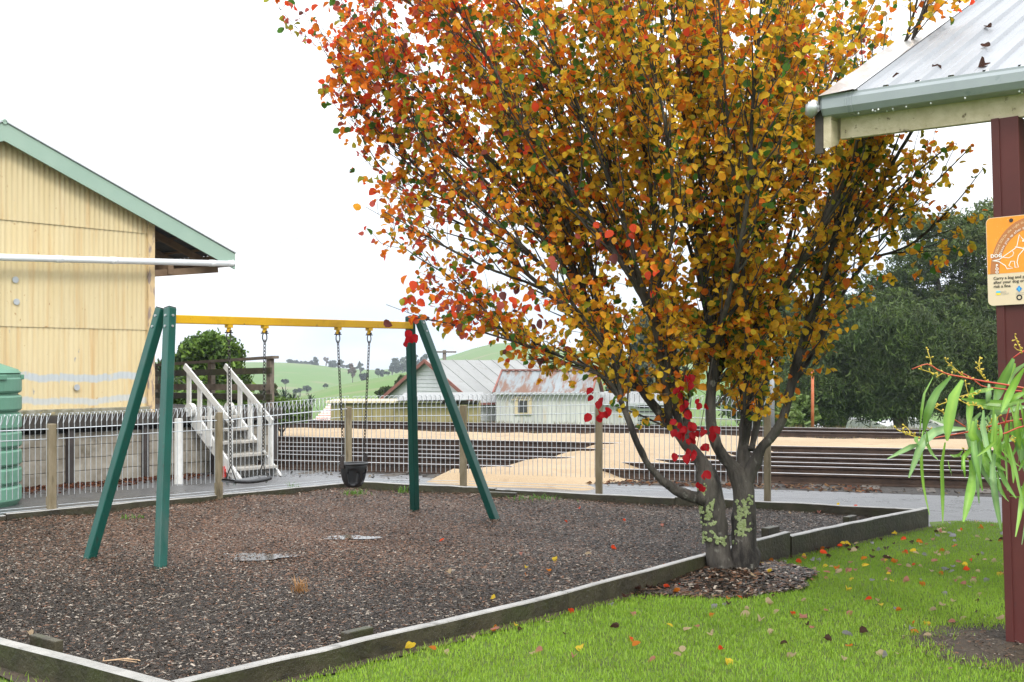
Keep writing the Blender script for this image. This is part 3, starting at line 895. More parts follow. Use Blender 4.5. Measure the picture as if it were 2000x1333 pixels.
# ------------------------------------------------------------------ roll-top pool fence
fence = empty('wire_fence', (PC[2].x, PC[2].y, 0), 0, 'galvanised roll-top wire fence on timber posts along the playground edge', 'fence')
fo = Vector((PC[2].x, PC[2].y, 0))
def fpost(px, py, ztop, w=.072, off=Vector((0, 0, 0))):
    p = G(px, py, .15) + off
    MB().box((0, 0, 0), (w, w * .95, ztop - .0)).build('post', M['post_timber'], fence, loc=(p.x - fo.x, p.y - fo.y, ztop / 2 - .005), rot=(0, 0, UROT if px < 690 else -.36), bevel=.006)
    return p
lp = []
A0 = G(100, 1000, .15); A1 = G(427, 970, .15); A2 = G(680, 945, .15)
ldir = (A2 - A0).normalized()
fpost(100, 1000, 1.05, .08); fpost(427, 970, 1.11); fpost(680, 945, 1.12)
B1 = G(905, 950, .15); B2 = G(1170, 960, .15); B3 = G(1499, 972, .15)
fpost(905, 950, 1.15); fpost(1170, 960, 1.19); fpost(1499, 972, 1.12)
def panel(p0, p1, z0, z1, side, flip=1):
    d = p1 - p0; ln = d.length; t = d / ln
    a = p0 + t * .07 - fo; ln -= .12; nw = int(ln / .058)
    s = side.normalized()
    m = MB(); r_ = .0036
    for i in range(nw + 1):
        u = i / nw; b = a + t * (ln * u); zt = z0 + (z1 - z0) * u
        lean = t * .03
        pts = [b + Vector((0, 0, .16)), b + Vector((0, 0, zt - .105)), b + s * .045 + lean * .5 + Vector((0, 0, zt - .012)), b + s * .03 + lean + Vector((0, 0, zt)),
               b - s * .035 + lean + Vector((0, 0, zt - .004)), b - s * .045 + lean + Vector((0, 0, zt - .016)), b - s * .004 + Vector((0, 0, zt - .105))]
        for q in pts: q.z += 0
        m.tube([Vector((q.x, q.y, q.z)) for q in pts], r_, 4)
    def hor(zf, so2, r2):
        pa = a + s * so2; pb = pa + t * ln
        m.tube([Vector((pa.x, pa.y, zf(0))), Vector((pb.x, pb.y, zf(1)))], r2, 4)
    f_ = lambda dz: (lambda u: z0 + (z1 - z0) * u + dz)
    hor(f_(-.108), .006, .0045); hor(f_(-.006), .04, .004); hor(f_(-.008), -.04, .004)
    hor(lambda u: .185, .005, .0032); hor(lambda u: .215, .005, .0028)
    m.build('wire_panel', M['fence_wire'], fence)
ls = Vector((ldir.y, -ldir.x, 0))
Am = A0 - ldir * 2.0
panel(Am, A0, 1.0, 1.0, ls); panel(A0, A1, 1.0, 1.02, ls); panel(A1, A2, 1.02, 1.10, ls)
fpm = Am - ldir * 0
MB().box((0, 0, 0), (.08, .08, 1.05)).build('post', M['post_timber'], fence, loc=(Am.x - fo.x, Am.y - fo.y, .52), rot=(0, 0, UROT), bevel=.006)
bs = Vector((-(B3 - B1).normalized().y, (B3 - B1).normalized().x, 0)) * -1
panel(A2, B1, 1.10, 1.13, bs); panel(B1, B2, 1.13, 1.18, bs); panel(B2, B3, 1.18, 1.12, bs)

# ------------------------------------------------------------------ goods shed on its platform (local x = along the gable wall, y = away)
SH = Vector((-5.25, 17.6, 0))
shed = empty('goods_shed', SH, UROT, 'cream corrugated iron goods shed with mint green barge board', 'shed')
PLZ = .95
def corr(x0, x1, zb_, ztf, pitch=.076, amp=.0065, y=0.0, seg=6, nz=1):
    n = max(6, int((x1 - x0) / pitch * seg)); m = MB(); rows = [[] for _ in range(nz + 1)]
    for i in range(n + 1):
        x = x0 + (x1 - x0) * i / n; yy = y - amp * math.cos(2 * math.pi * x / pitch)
        zt = ztf(x) if callable(ztf) else ztf
        for k in range(nz + 1): rows[k].append((x, yy, zb_ + (zt - zb_) * k / nz))
    m.grid(rows); return m
RX, RZ, EX, EZ = -2.38, 4.80, 1.33, 3.35
slope = (RZ - EZ) / (EX - RX)
def rooftop(x): return RZ - slope * abs(x - RX)
WL = -4.64
xs = [-4.56 + .76 * i for i in range(7)]; xs[-1] = -.11
rowz = [(1.03, 2.17), (2.15, 3.57)]
for i in range(len(xs) - 1):
    for k, (z0, z1) in enumerate(rowz):
        corr(xs[i], xs[i + 1] + (.04 if i < len(xs) - 2 else 0), z0, z1, y=-.012 * k - .004 * (i % 2)).build('wall_sheet', M['cream_iron'], shed, smooth=True)
    corr(xs[i], xs[i + 1] + (.04 if i < len(xs) - 2 else 0), 3.55, lambda x: max(3.56, rooftop(x) - .14), y=-.026 - .004 * (i % 2)).build('wall_sheet', M['cream_iron'], shed, smooth=True)
MB().box((-.055, -.02, (PLZ + rooftop(-.05) - .15) / 2), (.11, .06, rooftop(-.05) - .15 - PLZ)).build('corner_board', M['cream_trim'], shed, bevel=.004)
MB().box((WL + .02, -.02, (PLZ + rooftop(WL) - .15) / 2), (.11, .06, rooftop(WL) - .15 - PLZ)).build('corner_board', M['cream_trim'], shed, bevel=.004)
# side wall facing the platform, and far walls
def ycorr(x, y0, y1, z0, z1, name):
    n = int((y1 - y0) / .1 * 4); m = MB(); rows = [[], []]
    for i in range(n + 1):
        y = y0 + (y1 - y0) * i / n; xx = x + .009 * math.sin(2 * math.pi * y / .1)
        rows[0].append((xx, y, z0)); rows[1].append((xx, y, z1))
    m.grid(rows); return m.build(name, M['cream_iron'], shed, smooth=True)
ycorr(-.02, .03, 8.0, PLZ, 3.75, 'side_wall'); ycorr(WL, .03, 8.0, PLZ, 3.75, 'side_wall')
corr(WL, -.02, PLZ, lambda x: rooftop(x) - .15, y=8.0, pitch=.1, seg=4).build('end_wall', M['cream_iron'], shed, smooth=True)
# roof: two slopes of corrugated iron
for s in (-1, 1):
    m = MB(); rows = [[], []]
    n = 400
    for i in range(n + 1):
        y = -.20 + 8.5 * i / n; dz = .009 * math.sin(2 * math.pi * y / .1)
        rows[0].append((RX, y, RZ + .012 + dz)); rows[1].append((RX + s * (EX - RX + .03), y, EZ + .002 + dz))
    m.grid(rows); m.build('roof_slope', M['dark_sheet'], shed, smooth=True)
m = MB().tube([(RX, -.22, RZ + .0), (RX, 8.3, RZ + .0)], .035, 8)
m.build('ridge_cap', M['mint'], shed)
# barge boards
for s in (-1, 1):
    xe = RX + s * (EX - RX)
    pts = [(RX, -.20, RZ), (xe, -.20, EZ), (xe, -.20, EZ - .24), (RX + s * .0, -.20, RZ - .245)]
    m = MB().prism(pts, (0, .025, 0)); b = m.build('barge_board', M['mint'], shed)
    mt = MB().beam((RX, -.19, RZ + .012), (xe + s * .01, -.19, EZ + .012), .06, .016)
    mt.build('barge_capping', M['galv'], b)
# eaves: rafters, battens, fascia and soffit sheet
for i in range(12):
    y = -.14 + i * .72
    m = MB().beam((-.0, y, rooftop(0) - .075), (EX - .04, y, EZ - .06), .045, .10); m.build('rafter', M['eave_timber'], shed)
for x in (.25, .7, 1.1):
    MB().beam((x, -.15, rooftop(x) - .018), (x, 8.2, rooftop(x) - .018), .06, .03).build('roof_batten', M['eave_timber'], shed)
MB().beam((EX - .02, -.17, EZ - .10), (EX - .02, 8.2, EZ - .10), .025, .19).build('fascia', M['eave_timber'], shed)
MB().beam((.35, .06, 3.06), (.35, 8.0, 3.06), .09, .14).build('awning_plate', M['eave_timber'], shed)
for y in (.12, 3.0, 6.0):
    MB().beam((.0, y, 2.98), (EX - .1, y, 3.12), .06, .10).build('awning_bracket', M['eave_timber'], shed)
# white water pipe to the tank
pz0, pz1 = 3.04, 3.19
pp = [(-6.2, -.20, pz0 - .14), (-2.33, -.20, pz0), (1.2, -.20, pz1)]
pipe = empty('water_pipe', SH, UROT, 'white plastic water pipe running across the cream shed wall', 'pipe')
MB().tube(pp, .047, 12).build('pipe_run', M['pvc'], pipe, smooth=True)
for x in (-1.62, -.78, .9):
    u = (x + 2.33) / 3.53; z = pz0 + (pz1 - pz0) * u
    MB().tube([(x - .05, -.20, z - .002), (x + .05, -.20, z + .002)], .052, 12).build('coupling', M['pvc'], pipe, smooth=True)
MB().tube([(1.2, -.20, pz1), (1.28, -.19, pz1 + .01), (1.30, -.14, pz1 + .05)], .05, 12).build('elbow', M['pvc'], pipe, smooth=True)
# round tin patches on the wall
for (px, py) in ((28, 547), (30, 590), (148, 757)):
    r_ = (px - CX) / F; s = (r_ * SH.y - SH.x) / (UX.x - r_ * UX.y); Y = SH.y + UX.y * s; z = EYE + (YH - py) / F * Y
    MB().tube([(s, -.035, z), (s, -.022, z)], .043, 14).build('vent_disc', M['galv'], shed)
# wall plate and dark bearer under the wall
MB().beam((-5.2, -.05, .995), (-.12, -.05, .995), .10, .09).build('sill_beam', M['grey_beam'], shed, bevel=.01)

plat = empty('platform', SH, UROT, 'raised loading platform faced with concrete planks under the cream shed', 'platform')
PE = 2.33
MB().box(((PE - 8.5) / 2, 4.8, PLZ - .03), (8.5 + PE - .02, 9.8, .06)).build('deck', M['dark_timber'], plat)
for (x0, x1) in ((-8.4, -4.0), (-3.98, -.6), (-.58, PE)):
    MB().beam((x0, -.07, .86), (x1, -.07, .86), .14, .17).build('edge_beam', M['dark_timber'], plat, bevel=.008)
MB().box((-3.1, .35, .43), (10.6, .4, .84)).build('fill', M['dark_timber'], plat)
ups = [-6.17, -4.97, -3.77, -2.57, -1.37, -.17, 1.03, 2.23]
for x in ups: MB().box((x, -.03, .36), (.085, .13, .84)).build('upright', M['dark_steel'], plat)
for i in range(len(ups) - 1):
    for k in range(4):
        MB().box(((ups[i] + ups[i + 1]) / 2, .02 + random.uniform(-.006, .006), .085 + k * .178), (ups[i + 1] - ups[i] - .02, .08, .172)).build('plank', M['concrete'], plat, bevel=.006)
for k in range(5):
    MB().box((PE - .02 - .0, .16 + k * .24, .41), (.05, .2, .80)).build('end_board', M['dark_timber'], plat)
# boundary rail at the platform end
rail = empty('deck_railing', SH, UROT, 'brown timber post and rail balustrade behind the white stairs', 'railing')
for (y, ht) in ((.12, 1.74), (1.65, 1.68), (3.3, 1.6)):
    MB().box((PE - .05, y, (PLZ + ht) / 2), (.09, .1, ht - PLZ)).build('post', M['rail_timber'], rail, bevel=.006)
MB().beam((PE - .05, -.02, 1.765), (PE - .05, 4.2, 1.60), .13, .045).build('top_rail', M['rail_timber'], rail)
for (za, zb2, mt) in ((1.55, 1.46, 'sleeper_grey'), (1.28, 1.24, 'rail_timber'), (1.12, 1.10, 'sleeper_grey')):
    MB().beam((PE - .11, .02, za), (PE - .11, 4.2, zb2), .035, .10).build('rail', M[mt], rail)

# white stairs
st = empty('timber_stairs', SH, UROT, 'white painted timber stairs up to the platform, with sloping handrails', 'stairs')
SX0, SX1, RUN = .60, 1.34, 1.22
nst = 5
for i in range(nst):
    z = PLZ * (i + .75) / (nst + .3); y = -RUN + .12 + (RUN - .14) * i / (nst - .0)
    MB().box(((SX0 + SX1) / 2, y, z), (SX1 - SX0 - .05, .26, .04)).build('tread', M['tread'], st, bevel=.005)
    MB().box(((SX0 + SX1) / 2, y + .125, z - .09), (SX1 - SX0 - .06, .02, .14)).build('riser', M['tread'], st)
for x in (SX0, SX1):
    m = MB().prism([(x - .02, -RUN - .06, 0.0), (x - .02, -RUN + .16, 0.0), (x - .02, -.02, PLZ - .14), (x - .02, -.02, PLZ + .08), (x - .02, -.10, PLZ + .08)], (.04, 0, 0))
    m.build('stringer', M['white_paint'], st, bevel=.004)
    def zl(y): return PLZ * (y + RUN + .06) / (RUN + .06)
    for k, y in enumerate((-.10, -.36, -.60, -.84, -1.08)):
        zt = zl(y) + .72; zb3 = zl(y) - .06
        if k == 4: zt = zl(y) + .70
        MB().box((x - .045, y, (zt + zb3) / 2), (.03, .085, zt - zb3)).build('baluster', M['white_paint'], st, bevel=.003)
    MB().beam((x - .075, -.03, zl(-.03) + .70), (x - .075, -1.16, zl(-1.16) + .70), .03, .09).build('handrail', M['white_paint'], st, bevel=.004)
MB().tube([(SX0 - .10, -.16, PLZ + .02), (SX0 - .02, -.16, PLZ + .02)], .10, 16).build('rounded_bracket', M['white_paint'], st)
MB().tube([(SX1 - .12, -.16, PLZ + .02), (SX1 - .06, -.16, PLZ + .02)], .10, 16).build('rounded_bracket', M['white_paint'], st)

def world(px, py, z=0.0): return G(px, py, z)
p = world(349, 946)
wp = tag(MB().tube([(0, 0, 0), (0, 0, .30), (0, 0, .62), (0, 0, .90), (0, 0, .905)], [.062, .06, .06, .058, .03], 12).build('white_post', M['white_paint'], loc=(p.x, p.y, 0), smooth=False), 'white painted round post with rust stains beside the stairs', 'post')
p = world(437, 934)
m = MB().box((0, 0, .09), (.07, .03, .16)); m.tube([(0, -.02, .11), (0, -.035, .11)], .028, 12)
tag(m.build('red_marker', M['red_paint'], loc=(p.x, p.y, 0), rot=(0, 0, UROT)), 'small red marker at the foot of the white stairs', 'marker')

# rainwater tank
TK = Vector((-6.42, 14.05, 0))
prof = [(.0, 0), (.60, 0), (.62, .03)]
z = .05
rT = .635
while z < 1.34:
    prof += [(rT - .0, z), (rT + .012, z + .02), (rT + .012, z + .155), (rT, z + .175), (rT - .03, z + .185), (rT - .03, z + .20)]
    z += .212
prof += [(rT, z), (rT, 1.50), (rT - .02, 1.53), (rT + .005, 1.55), (rT - .03, 1.59), (.30, 1.70), (.0, 1.72)]
m = MB(); rows = []
for (r_, zz) in prof: rows.append([(r_ * math.cos(a), r_ * math.sin(a), zz) for a in np.linspace(0, 2 * np.pi, 49)])
m.grid(rows)
tank = empty('water_tank', TK, 0, 'green ribbed plastic rainwater tank in front of the cream shed', 'water tank')
m.build('tank_body', M['tank'], tank)
for a in range(8):
    th = R(a * 45 - 70)
    MB().box((.645 * math.cos(th), .645 * math.sin(th), 1.50), (.05, .10, .06), Matrix.Rotation(th, 3, 'Z')).build('rim_lug', M['tank'], tank, bevel=.008)
MB().tube([(0, 0, 1.70), (0, 0, 1.78)], .2, 20).build('lid', M['tank'], tank)

# ------------------------------------------------------------------ shelter at the right (local x = U away, y = V left)
SP = Vector((POST.x, POST.y, 0))
shel = empty('picnic_shelter', SP, UROT, 'open shelter with corrugated steel roof, grey gutter and dark red posts', 'shelter')
YE = 1.06                 # gable end, to the left of the corner post
YR = -5.2
ZF0, ZF1 = 3.03, 3.19     # fascia
PIT = math.tan(R(25.6))
RW = 3.4                  # eave to ridge
lean = Vector((0, .085, 0))
def spost(x, y, lean_v, name='post'):
    m = MB(); w = .075
    b = Vector((x, y, -.02)); t = Vector((x, y, ZF0 + .005)) + lean_v
    m.beam(b, t, .148, .130, up=(1, 0, 0))
    o = m.build(name, M['shelter_red'], shel, bevel=.004)
    m = MB().beam(b + Vector((-.069, .050, .04)), t + Vector((-.069, .050, 0)), .044, .012, up=(1, 0, 0))
    m.build('cover_strip', M['shelter_red'], o, bevel=.002)
    return o
spost(0, 0, lean)
MB().box((.0, -.17, 1.55), (.10, .09, 3.0)).build('stud', M['fascia_timber'], shel, bevel=.004)
MB().box((.02, -.13, .12), (.12, .05, .26)).build('stirrup', M['fascia_timber'], shel)
for (x, y) in ((6.3, 0), (0, -4.6), (6.3, -4.6)): spost(x, y, Vector((0, 0, 0)))
# fascia beams
x_e = -.16; z_e = ZF1 + .085; XR = x_e + RW
MB().beam((-.03, YE, (ZF0 + ZF1) / 2), (-.03, YR, (ZF0 + ZF1) / 2), .045, ZF1 - ZF0).build('fascia_beam', M['fascia_timber'], shel, bevel=.003)
MB().beam((2 * XR - x_e - .13, YE, (ZF0 + ZF1) / 2), (2 * XR - x_e - .13, YR, (ZF0 + ZF1) / 2), .045, ZF1 - ZF0).build('fascia_beam', M['fascia_timber'], shel)
# roof sheets: ribbed steel
x_e = -.16
z_e = ZF1 + .085
XR = x_e + RW
def rz(x): return z_e + PIT * (x - x_e)
SW = .762; pitch = .19
ys = YE - .12
ci = 0
while ys > YR:
    y1 = max(ys - SW, YR)
    for s in (0, 1):
        m = MB(); rows = [[], []]
        y = ys; prof = []
        nrib = int(round((ys - y1) / pitch))
        for k in range(nrib):
            b = ys - k * pitch
            prof += [(b, 0), (b - .012, .026), (b - .042, .026), (b - .054, 0), (b - .095, 0), (b - .10, .004), (b - .118, .004), (b - .123, 0)]
        prof.append((y1, 0))
        for (yy, dz) in prof:
            if s == 0:
                rows[0].append((x_e - .02, yy, rz(x_e - .02) + dz)); rows[1].append((XR, yy, rz(XR) + dz))
            else:
                rows[0].append((2 * XR - x_e + .02, yy, rz(x_e - .02) + dz)); rows[1].append((XR, yy, rz(XR) + dz))
        m.grid(rows if s else [rows[1], rows[0]]); m.build('roof_sheet', M['roof_steel'], shel)
    ys = y1; ci += 1
# barge capping on the gable end: broad shiny flashing
for s in (0, 1):
    q = lambda x: (x if s == 0 else 2 * XR - x)
    m = MB(); rows = []
    for i in range(25):
        x = x_e - .05 + (XR - x_e + .05) * i / 24; z = rz(x) + .032; w_ = .004 * math.sin(i * 1.9)
        rows.append([(q(x), YE - .16, z + .002), (q(x), YE - .15, z + .006), (q(x), YE - .04, z + w_), (q(x), YE + .075, z - .006 - w_), (q(x), YE + .078, z - .10), (q(x), YE + .072, z - .10)])
    m.grid(rows); m.build('barge_capping', M['flashing'], shel, smooth=False)
    pts = [(q(x_e + .02), YE + .02, rz(x_e) - .06), (q(x_e + .02), YE + .02, ZF0 - .06), (q(x_e + .12), YE + .02, ZF0 - .03), (q(x_e + .34), YE + .02, rz(x_e + .3) - .10), (q(XR), YE + .02, rz(XR) - .19), (q(XR), YE + .02, rz(XR) - .01)]
    m = MB().prism(pts, (0, .05, 0)); m.build('barge_board', M['fascia_timber'], shel)
    MB().beam((q(x_e + .03), YE + .098, ZF0 - .09), (q(x_e + .03), YE + .098, ZF1 + .04), .03, .05, up=(0, 1, 0)).build('end_strip', M['dark_timber'], shel)
    for k in range(6):
        y = .5 - k * 1.0
        MB().beam((q(x_e + .05), y, rz(x_e) - .05), (q(XR), y, rz(XR) - .07), .045, .10).build('rafter', M['fascia_timber'], shel)
MB().beam((XR, YE, rz(XR) - .06), (XR, YR, rz(XR) - .06), .05, .15).build('ridge_beam', M['fascia_timber'], shel)
MB().tube([(XR, YE + .08, rz(XR) + .03), (XR, YR, rz(XR) + .03)], .07, 10).build('ridge_cap', M['roof_steel'], shel)
# quad gutters
def gutter_sec(x0, z0, sgn):
    return [(x0, z0 + .0), (x0 + sgn * .008, z0 + .012), (x0 - sgn * .02, z0 + .013), (x0 - sgn * .02, z0 - .0), (x0 - sgn * .03, z0 - .02), (x0 - sgn * .028, z0 - .07), (x0 - sgn * .0, z0 - .105), (x0 + sgn * .03, z0 - .112), (x0 + sgn * .105, z0 - .112), (x0 + sgn * .105, z0 - .0), (x0 + sgn * .10, z0), (x0 + sgn * .10, z0 - .107), (x0 + sgn * .03, z0 - .107), (x0, z0 - .09), (x0 - sgn * .015, z0 - .06)]
for s in (1, -1):
    gx = -.16 if s == 1 else 2 * XR - x_e
    sec = gutter_sec(gx, z_e - .005, s)
    m = MB().prism([(a, YE + .06, b) for a, b in sec], (0, YR - YE - .06, 0))
    g = m.build('gutter', M['gutter'], shel)
    if s == 1:
        cap = [(a, b) for a, b in sec[:10]]
        MB().prism([(a, YE + .063, b) for a, b in cap], (0, .004, 0)).build('end_cap', M['gutter'], g)
        for yy in (YE - .10, YE - .13):
            MB().prism([(a - .004 if a < -.1 else a, yy, b - .002) for a, b in cap], (0, .010, 0)).build('joint', M['gutter'], g)
# rain drops hanging under the gutter
for i in range(16):
    y = YE - .1 - random.random() ** 1.2 * 1.6
    c = Vector((-.145 + random.uniform(-.03, .05), y, z_e - .122))
    m = MB().tube([c + Vector((0, 0, .007)), c + Vector((0, 0, .003)), c, c - Vector((0, 0, .004)), c - Vector((0, 0, .006))], [.002, .005, .006, .004, .001], 6)
    m.build('rain_drop', M['pvc'], shel, smooth=True)
MB().tube([(-.20, YE + .09, ZF1 + .05), (-.19, YE + .12, ZF1 + .025), (-.18, YE + .135, ZF1 - .01), (-.17, YE + .13, ZF1 - .03)], [.03, .045, .035, .01], 12).build('gutter_stop', M['galv'], shel, smooth=True)

# ------------------------------------------------------------------ dog sign on the post
lang = math.atan2(lean.y, ZF0)
zs0 = EYE + (YH - 597) / F * 6.72
sh_, sw_ = .495, .49
yl = .075 + .036 + lean.y * (1.95 / 3.03)      # left edge along V
sign = empty('dog_sign', SP + UX * -.083, 0, 'orange and cream dog litter sign screwed to the dark red post', 'sign')
# local axes of the sign: x = right in view (-V), y = up, z = toward the viewer (-U)
sx = -VX; sz = -UX; sy = Vector((0, 0, 1))
Ms = Matrix((sx, sy, sz)).transposed().to_4x4() @ Matrix.Rotation(lang, 4, 'Z')
sign.matrix_world = Matrix.Translation(SP + UX * -.087 + VX * yl + Vector((0, 0, zs0))) @ Ms
def rrect(x0, y0, x1, y1, r, corners=(1, 1, 1, 1)):
    pts = []
    for (cx, cy, a0, on) in ((x1 - r, y1 - r, 0, corners[0]), (x0 + r, y1 - r, 90, corners[1]), (x0 + r, y0 + r, 180, corners[2]), (x1 - r, y0 + r, 270, corners[3])):
        if on: pts += [(cx + r * math.cos(R(a0 + k * 15)), cy + r * math.sin(R(a0 + k * 15))) for k in range(7)]
        else:
            pts.append((x1 if cx > (x0 + x1) / 2 else x0, y1 if cy > (y0 + y1) / 2 else y0))
    return pts
m = MB().prism([(x, y, -.003) for x, y in rrect(0, 0, sw_, sh_, .028)], (0, 0, .003)); m.build('plate', M['sign_cream'], sign)
zc = .178
m = MB().prism([(x, y, .0003) for x, y in rrect(.003, zc, sw_ - .003, sh_ - .003, .026, (1, 1, 0, 0))], (0, 0, .0005)); m.build('orange_field', M['sign_orange'], sign)
acx, acy = .246, zc
def ring(r0, r1, a0, a1, z, n=40):
    m = MB(); rows = [[], []]
    for i in range(n + 1):
        a = R(a0 + (a1 - a0) * i / n)
        rows[0].append((acx + r0 * math.cos(a), acy + r0 * 1.32 * math.sin(a), z)); rows[1].append((acx + r1 * math.cos(a), acy + r1 * 1.32 * math.sin(a), z))
    m.grid(rows); return m
ring(.180, .229, 180, 0, .0014).build('arch_band', M['sign_brown'], sign)
ring(.0, .040, 180, 0, .0014).build('cream_arch', M['sign_cream'], sign)
def text(body, size, x, y, rot, mat, name, z=.0026, bold=.0):
    cu = bpy.data.curves.new(name, 'FONT'); cu.body = body; cu.size = size; cu.align_x = 'CENTER' if rot is not None else 'LEFT'
    cu.offset = bold; cu.resolution_u = 2
    tmp = bpy.data.objects.new('tmp', cu); COL.objects.link(tmp)
    dg = bpy.context.evaluated_depsgraph_get()
    me = bpy.data.meshes.new_from_object(tmp.evaluated_get(dg))
    bpy.data.objects.remove(tmp)
    me.materials.clear()
    return link(name, me, M[mat], sign, (x, y, z), (0, 0, rot or 0))
def arc_text(body, size, r_, a0, step, mat):
    parent = None
    for k, ch in enumerate(body):
        if ch == ' ': continue
        a = R(a0 - k * step)
        x = acx + r_ * math.cos(a); y = acy + r_ * 1.32 * math.sin(a)
        tx = Vector((r_ * math.sin(a), -r_ * 1.32 * math.cos(a))); ang = math.atan2(tx.y, tx.x)
        text(ch, size, x, y, ang, mat, 'letter')
arc_text('DOGGIE DOO Do the right thing', .0185, .208, 156, 2.15, 'print_cream')
arc_text('Please pick up after your', .0185, .186, 155, 2.45, 'print_white')
text('DOG', .027, .021, .270, None, 'print_white', 'lettering', bold=.0008)
for k, ch in enumerate('POO'): text(ch, .022, .054, .216 - k * .018, 0.0, 'print_white', 'lettering', bold=.0006)
for k, t_ in enumerate(('Carry a bag and pick up', 'after your dog or', 'risk a fine')):
    text(t_, .0235, .033, .145 - k * .0228, None, 'print_black', 'lettering', bold=.0004)
# line drawing of the dog: drawn as a flat ribbon
def ribbon(pts, w, mat, closed=False):
    m = MB(); pts = [Vector((x, y, 0)) for x, y in pts]
    if closed: pts = pts + [pts[0], pts[1]]
    L_, R_ = [], []
    for i, p in enumerate(pts):
        d = pts[min(i + 1, len(pts) - 1)] - pts[max(i - 1, 0)]; d.normalize(); s = Vector((-d.y, d.x, 0)) * w / 2
        L_.append((p.x + s.x, p.y + s.y, .0024)); R_.append((p.x - s.x, p.y - s.y, .0024))
    m.grid([R_, L_]); return m.build('dog_drawing', M[mat], sign)
def sp(u, v): return ((u - 205) / 1.0 / 635 * 100 / F * 6.6 / .80 , sh_ - (v - 150) / 6.35 / F * 6.72)
dog = [(262, 688), (325, 680), (500, 545), (530, 390), (560, 450), (640, 468), (700, 490), (690, 520), (640, 535), (575, 548), (560, 590), (515, 650), (500, 730), (512, 790), (480, 792), (475, 715), (440, 712), (420, 765), (458, 798), (402, 802), (385, 760), (320, 700), (262, 688)]
ribbon([sp(*q) for q in dog], .0042, 'print_white')
ribbon([sp(*q) for q in [(485, 538), (530, 552), (585, 575), (575, 605)]], .005, 'print_white')
ribbon([sp(*q) for q in [(455, 575), (470, 610), (460, 645), (420, 668), (362, 652)]], .0032, 'print_white')
c = sp(565, 472)
m = MB().prism([(c[0] + .005 * math.cos(a), c[1] + .005 * math.sin(a), .0016) for a in np.linspace(0, 6.283, 12, endpoint=False)], (0, 0, .001)); m.build('dog_eye', M['print_white'], sign)
for (u0, v0, u1, v1, mt) in ((288, 1070, 330, 1092, 'print_cyan'), (288, 1096, 330, 1120, 'print_yellow')):
    a = sp(u0, v0); b = sp(u1, v1)
    m = MB(); m.v = [(a[0], b[1], .0016), (b[0], b[1], .0016), (b[0], a[1], .0016), (a[0], a[1], .0016)]; m.f = [(0, 1, 2, 3)]; m.build('logo_bar', M[mt], sign)
for (t_, u, v) in (('BASS', 333, 1094), ('COAST', 333, 1120)): a = sp(u, v); text(t_, .014, a[0], a[1], None, 'print_grey', 'lettering')
c = sp(512, 1060)
m = MB().prism([(c[0] + dx, c[1] + dy, .0012) for dx, dy in ((.016, 0), (0, .019), (-.016, 0), (0, -.019))], (0, 0, .0006)); m.build('logo_diamond', M['print_blue'], sign)
m = MB().prism([(c[0] + dx, c[1] + dy, .0019) for dx, dy in ((.004, .003), (0, .010), (-.004, .003), (-.002, -.010), (.002, -.010))], (0, 0, .0004)); m.build('logo_mark', M['print_cyan'], sign)
for v in (1107, 1127):
    a = sp(478, v); b = sp(558, v + 5)
    m = MB(); m.v = [(a[0], b[1], .0014), (b[0], b[1], .0014), (b[0], a[1], .0014), (a[0], a[1], .0014)]; m.f = [(0, 1, 2, 3)]; m.build('logo_line', M['print_grey'], sign)
c = sp(512, 1165)
m = MB(); rows = [[(c[0] + q * math.cos(a), c[1] + q * math.sin(a), .0016) for a in np.linspace(0, 6.2832, 21)] for q in (.009, .016)]
m.grid(rows); m.build('logo_ring', M['print_black'], sign)
for xx, yy in ((sp(455, 205)), ):
    m = MB().tube([(xx, yy, .0005), (xx, yy, .004)], .011, 14); m.build('screw', M['dark_steel'], sign)

# ------------------------------------------------------------------ buildings beyond the railway (ground there lies about 3 m lower)
GB = -3.25
def house_frame(name, p, rzv, label, cat='building'): return empty(name, p, rzv, label, cat)

# white weatherboard gable building: local x along the ridge (away right), local y across
wb = house_frame('weatherboard_hall', (0, 0, 0), 0, 'white weatherboard gable building with grey iron roof beyond the railway')
bth = R(40); rd = Vector((math.cos(bth), math.sin(bth), 0)); gd = Vector((rd.y, -rd.x, 0))
apex = W(838, 707, 58)
hwid = 3.6; ridge_z = 1.80; eave_z = -.04; blen = 7.0
wb.location = (apex.x, apex.y, GB); wb.rotation_euler = (0, 0, bth)
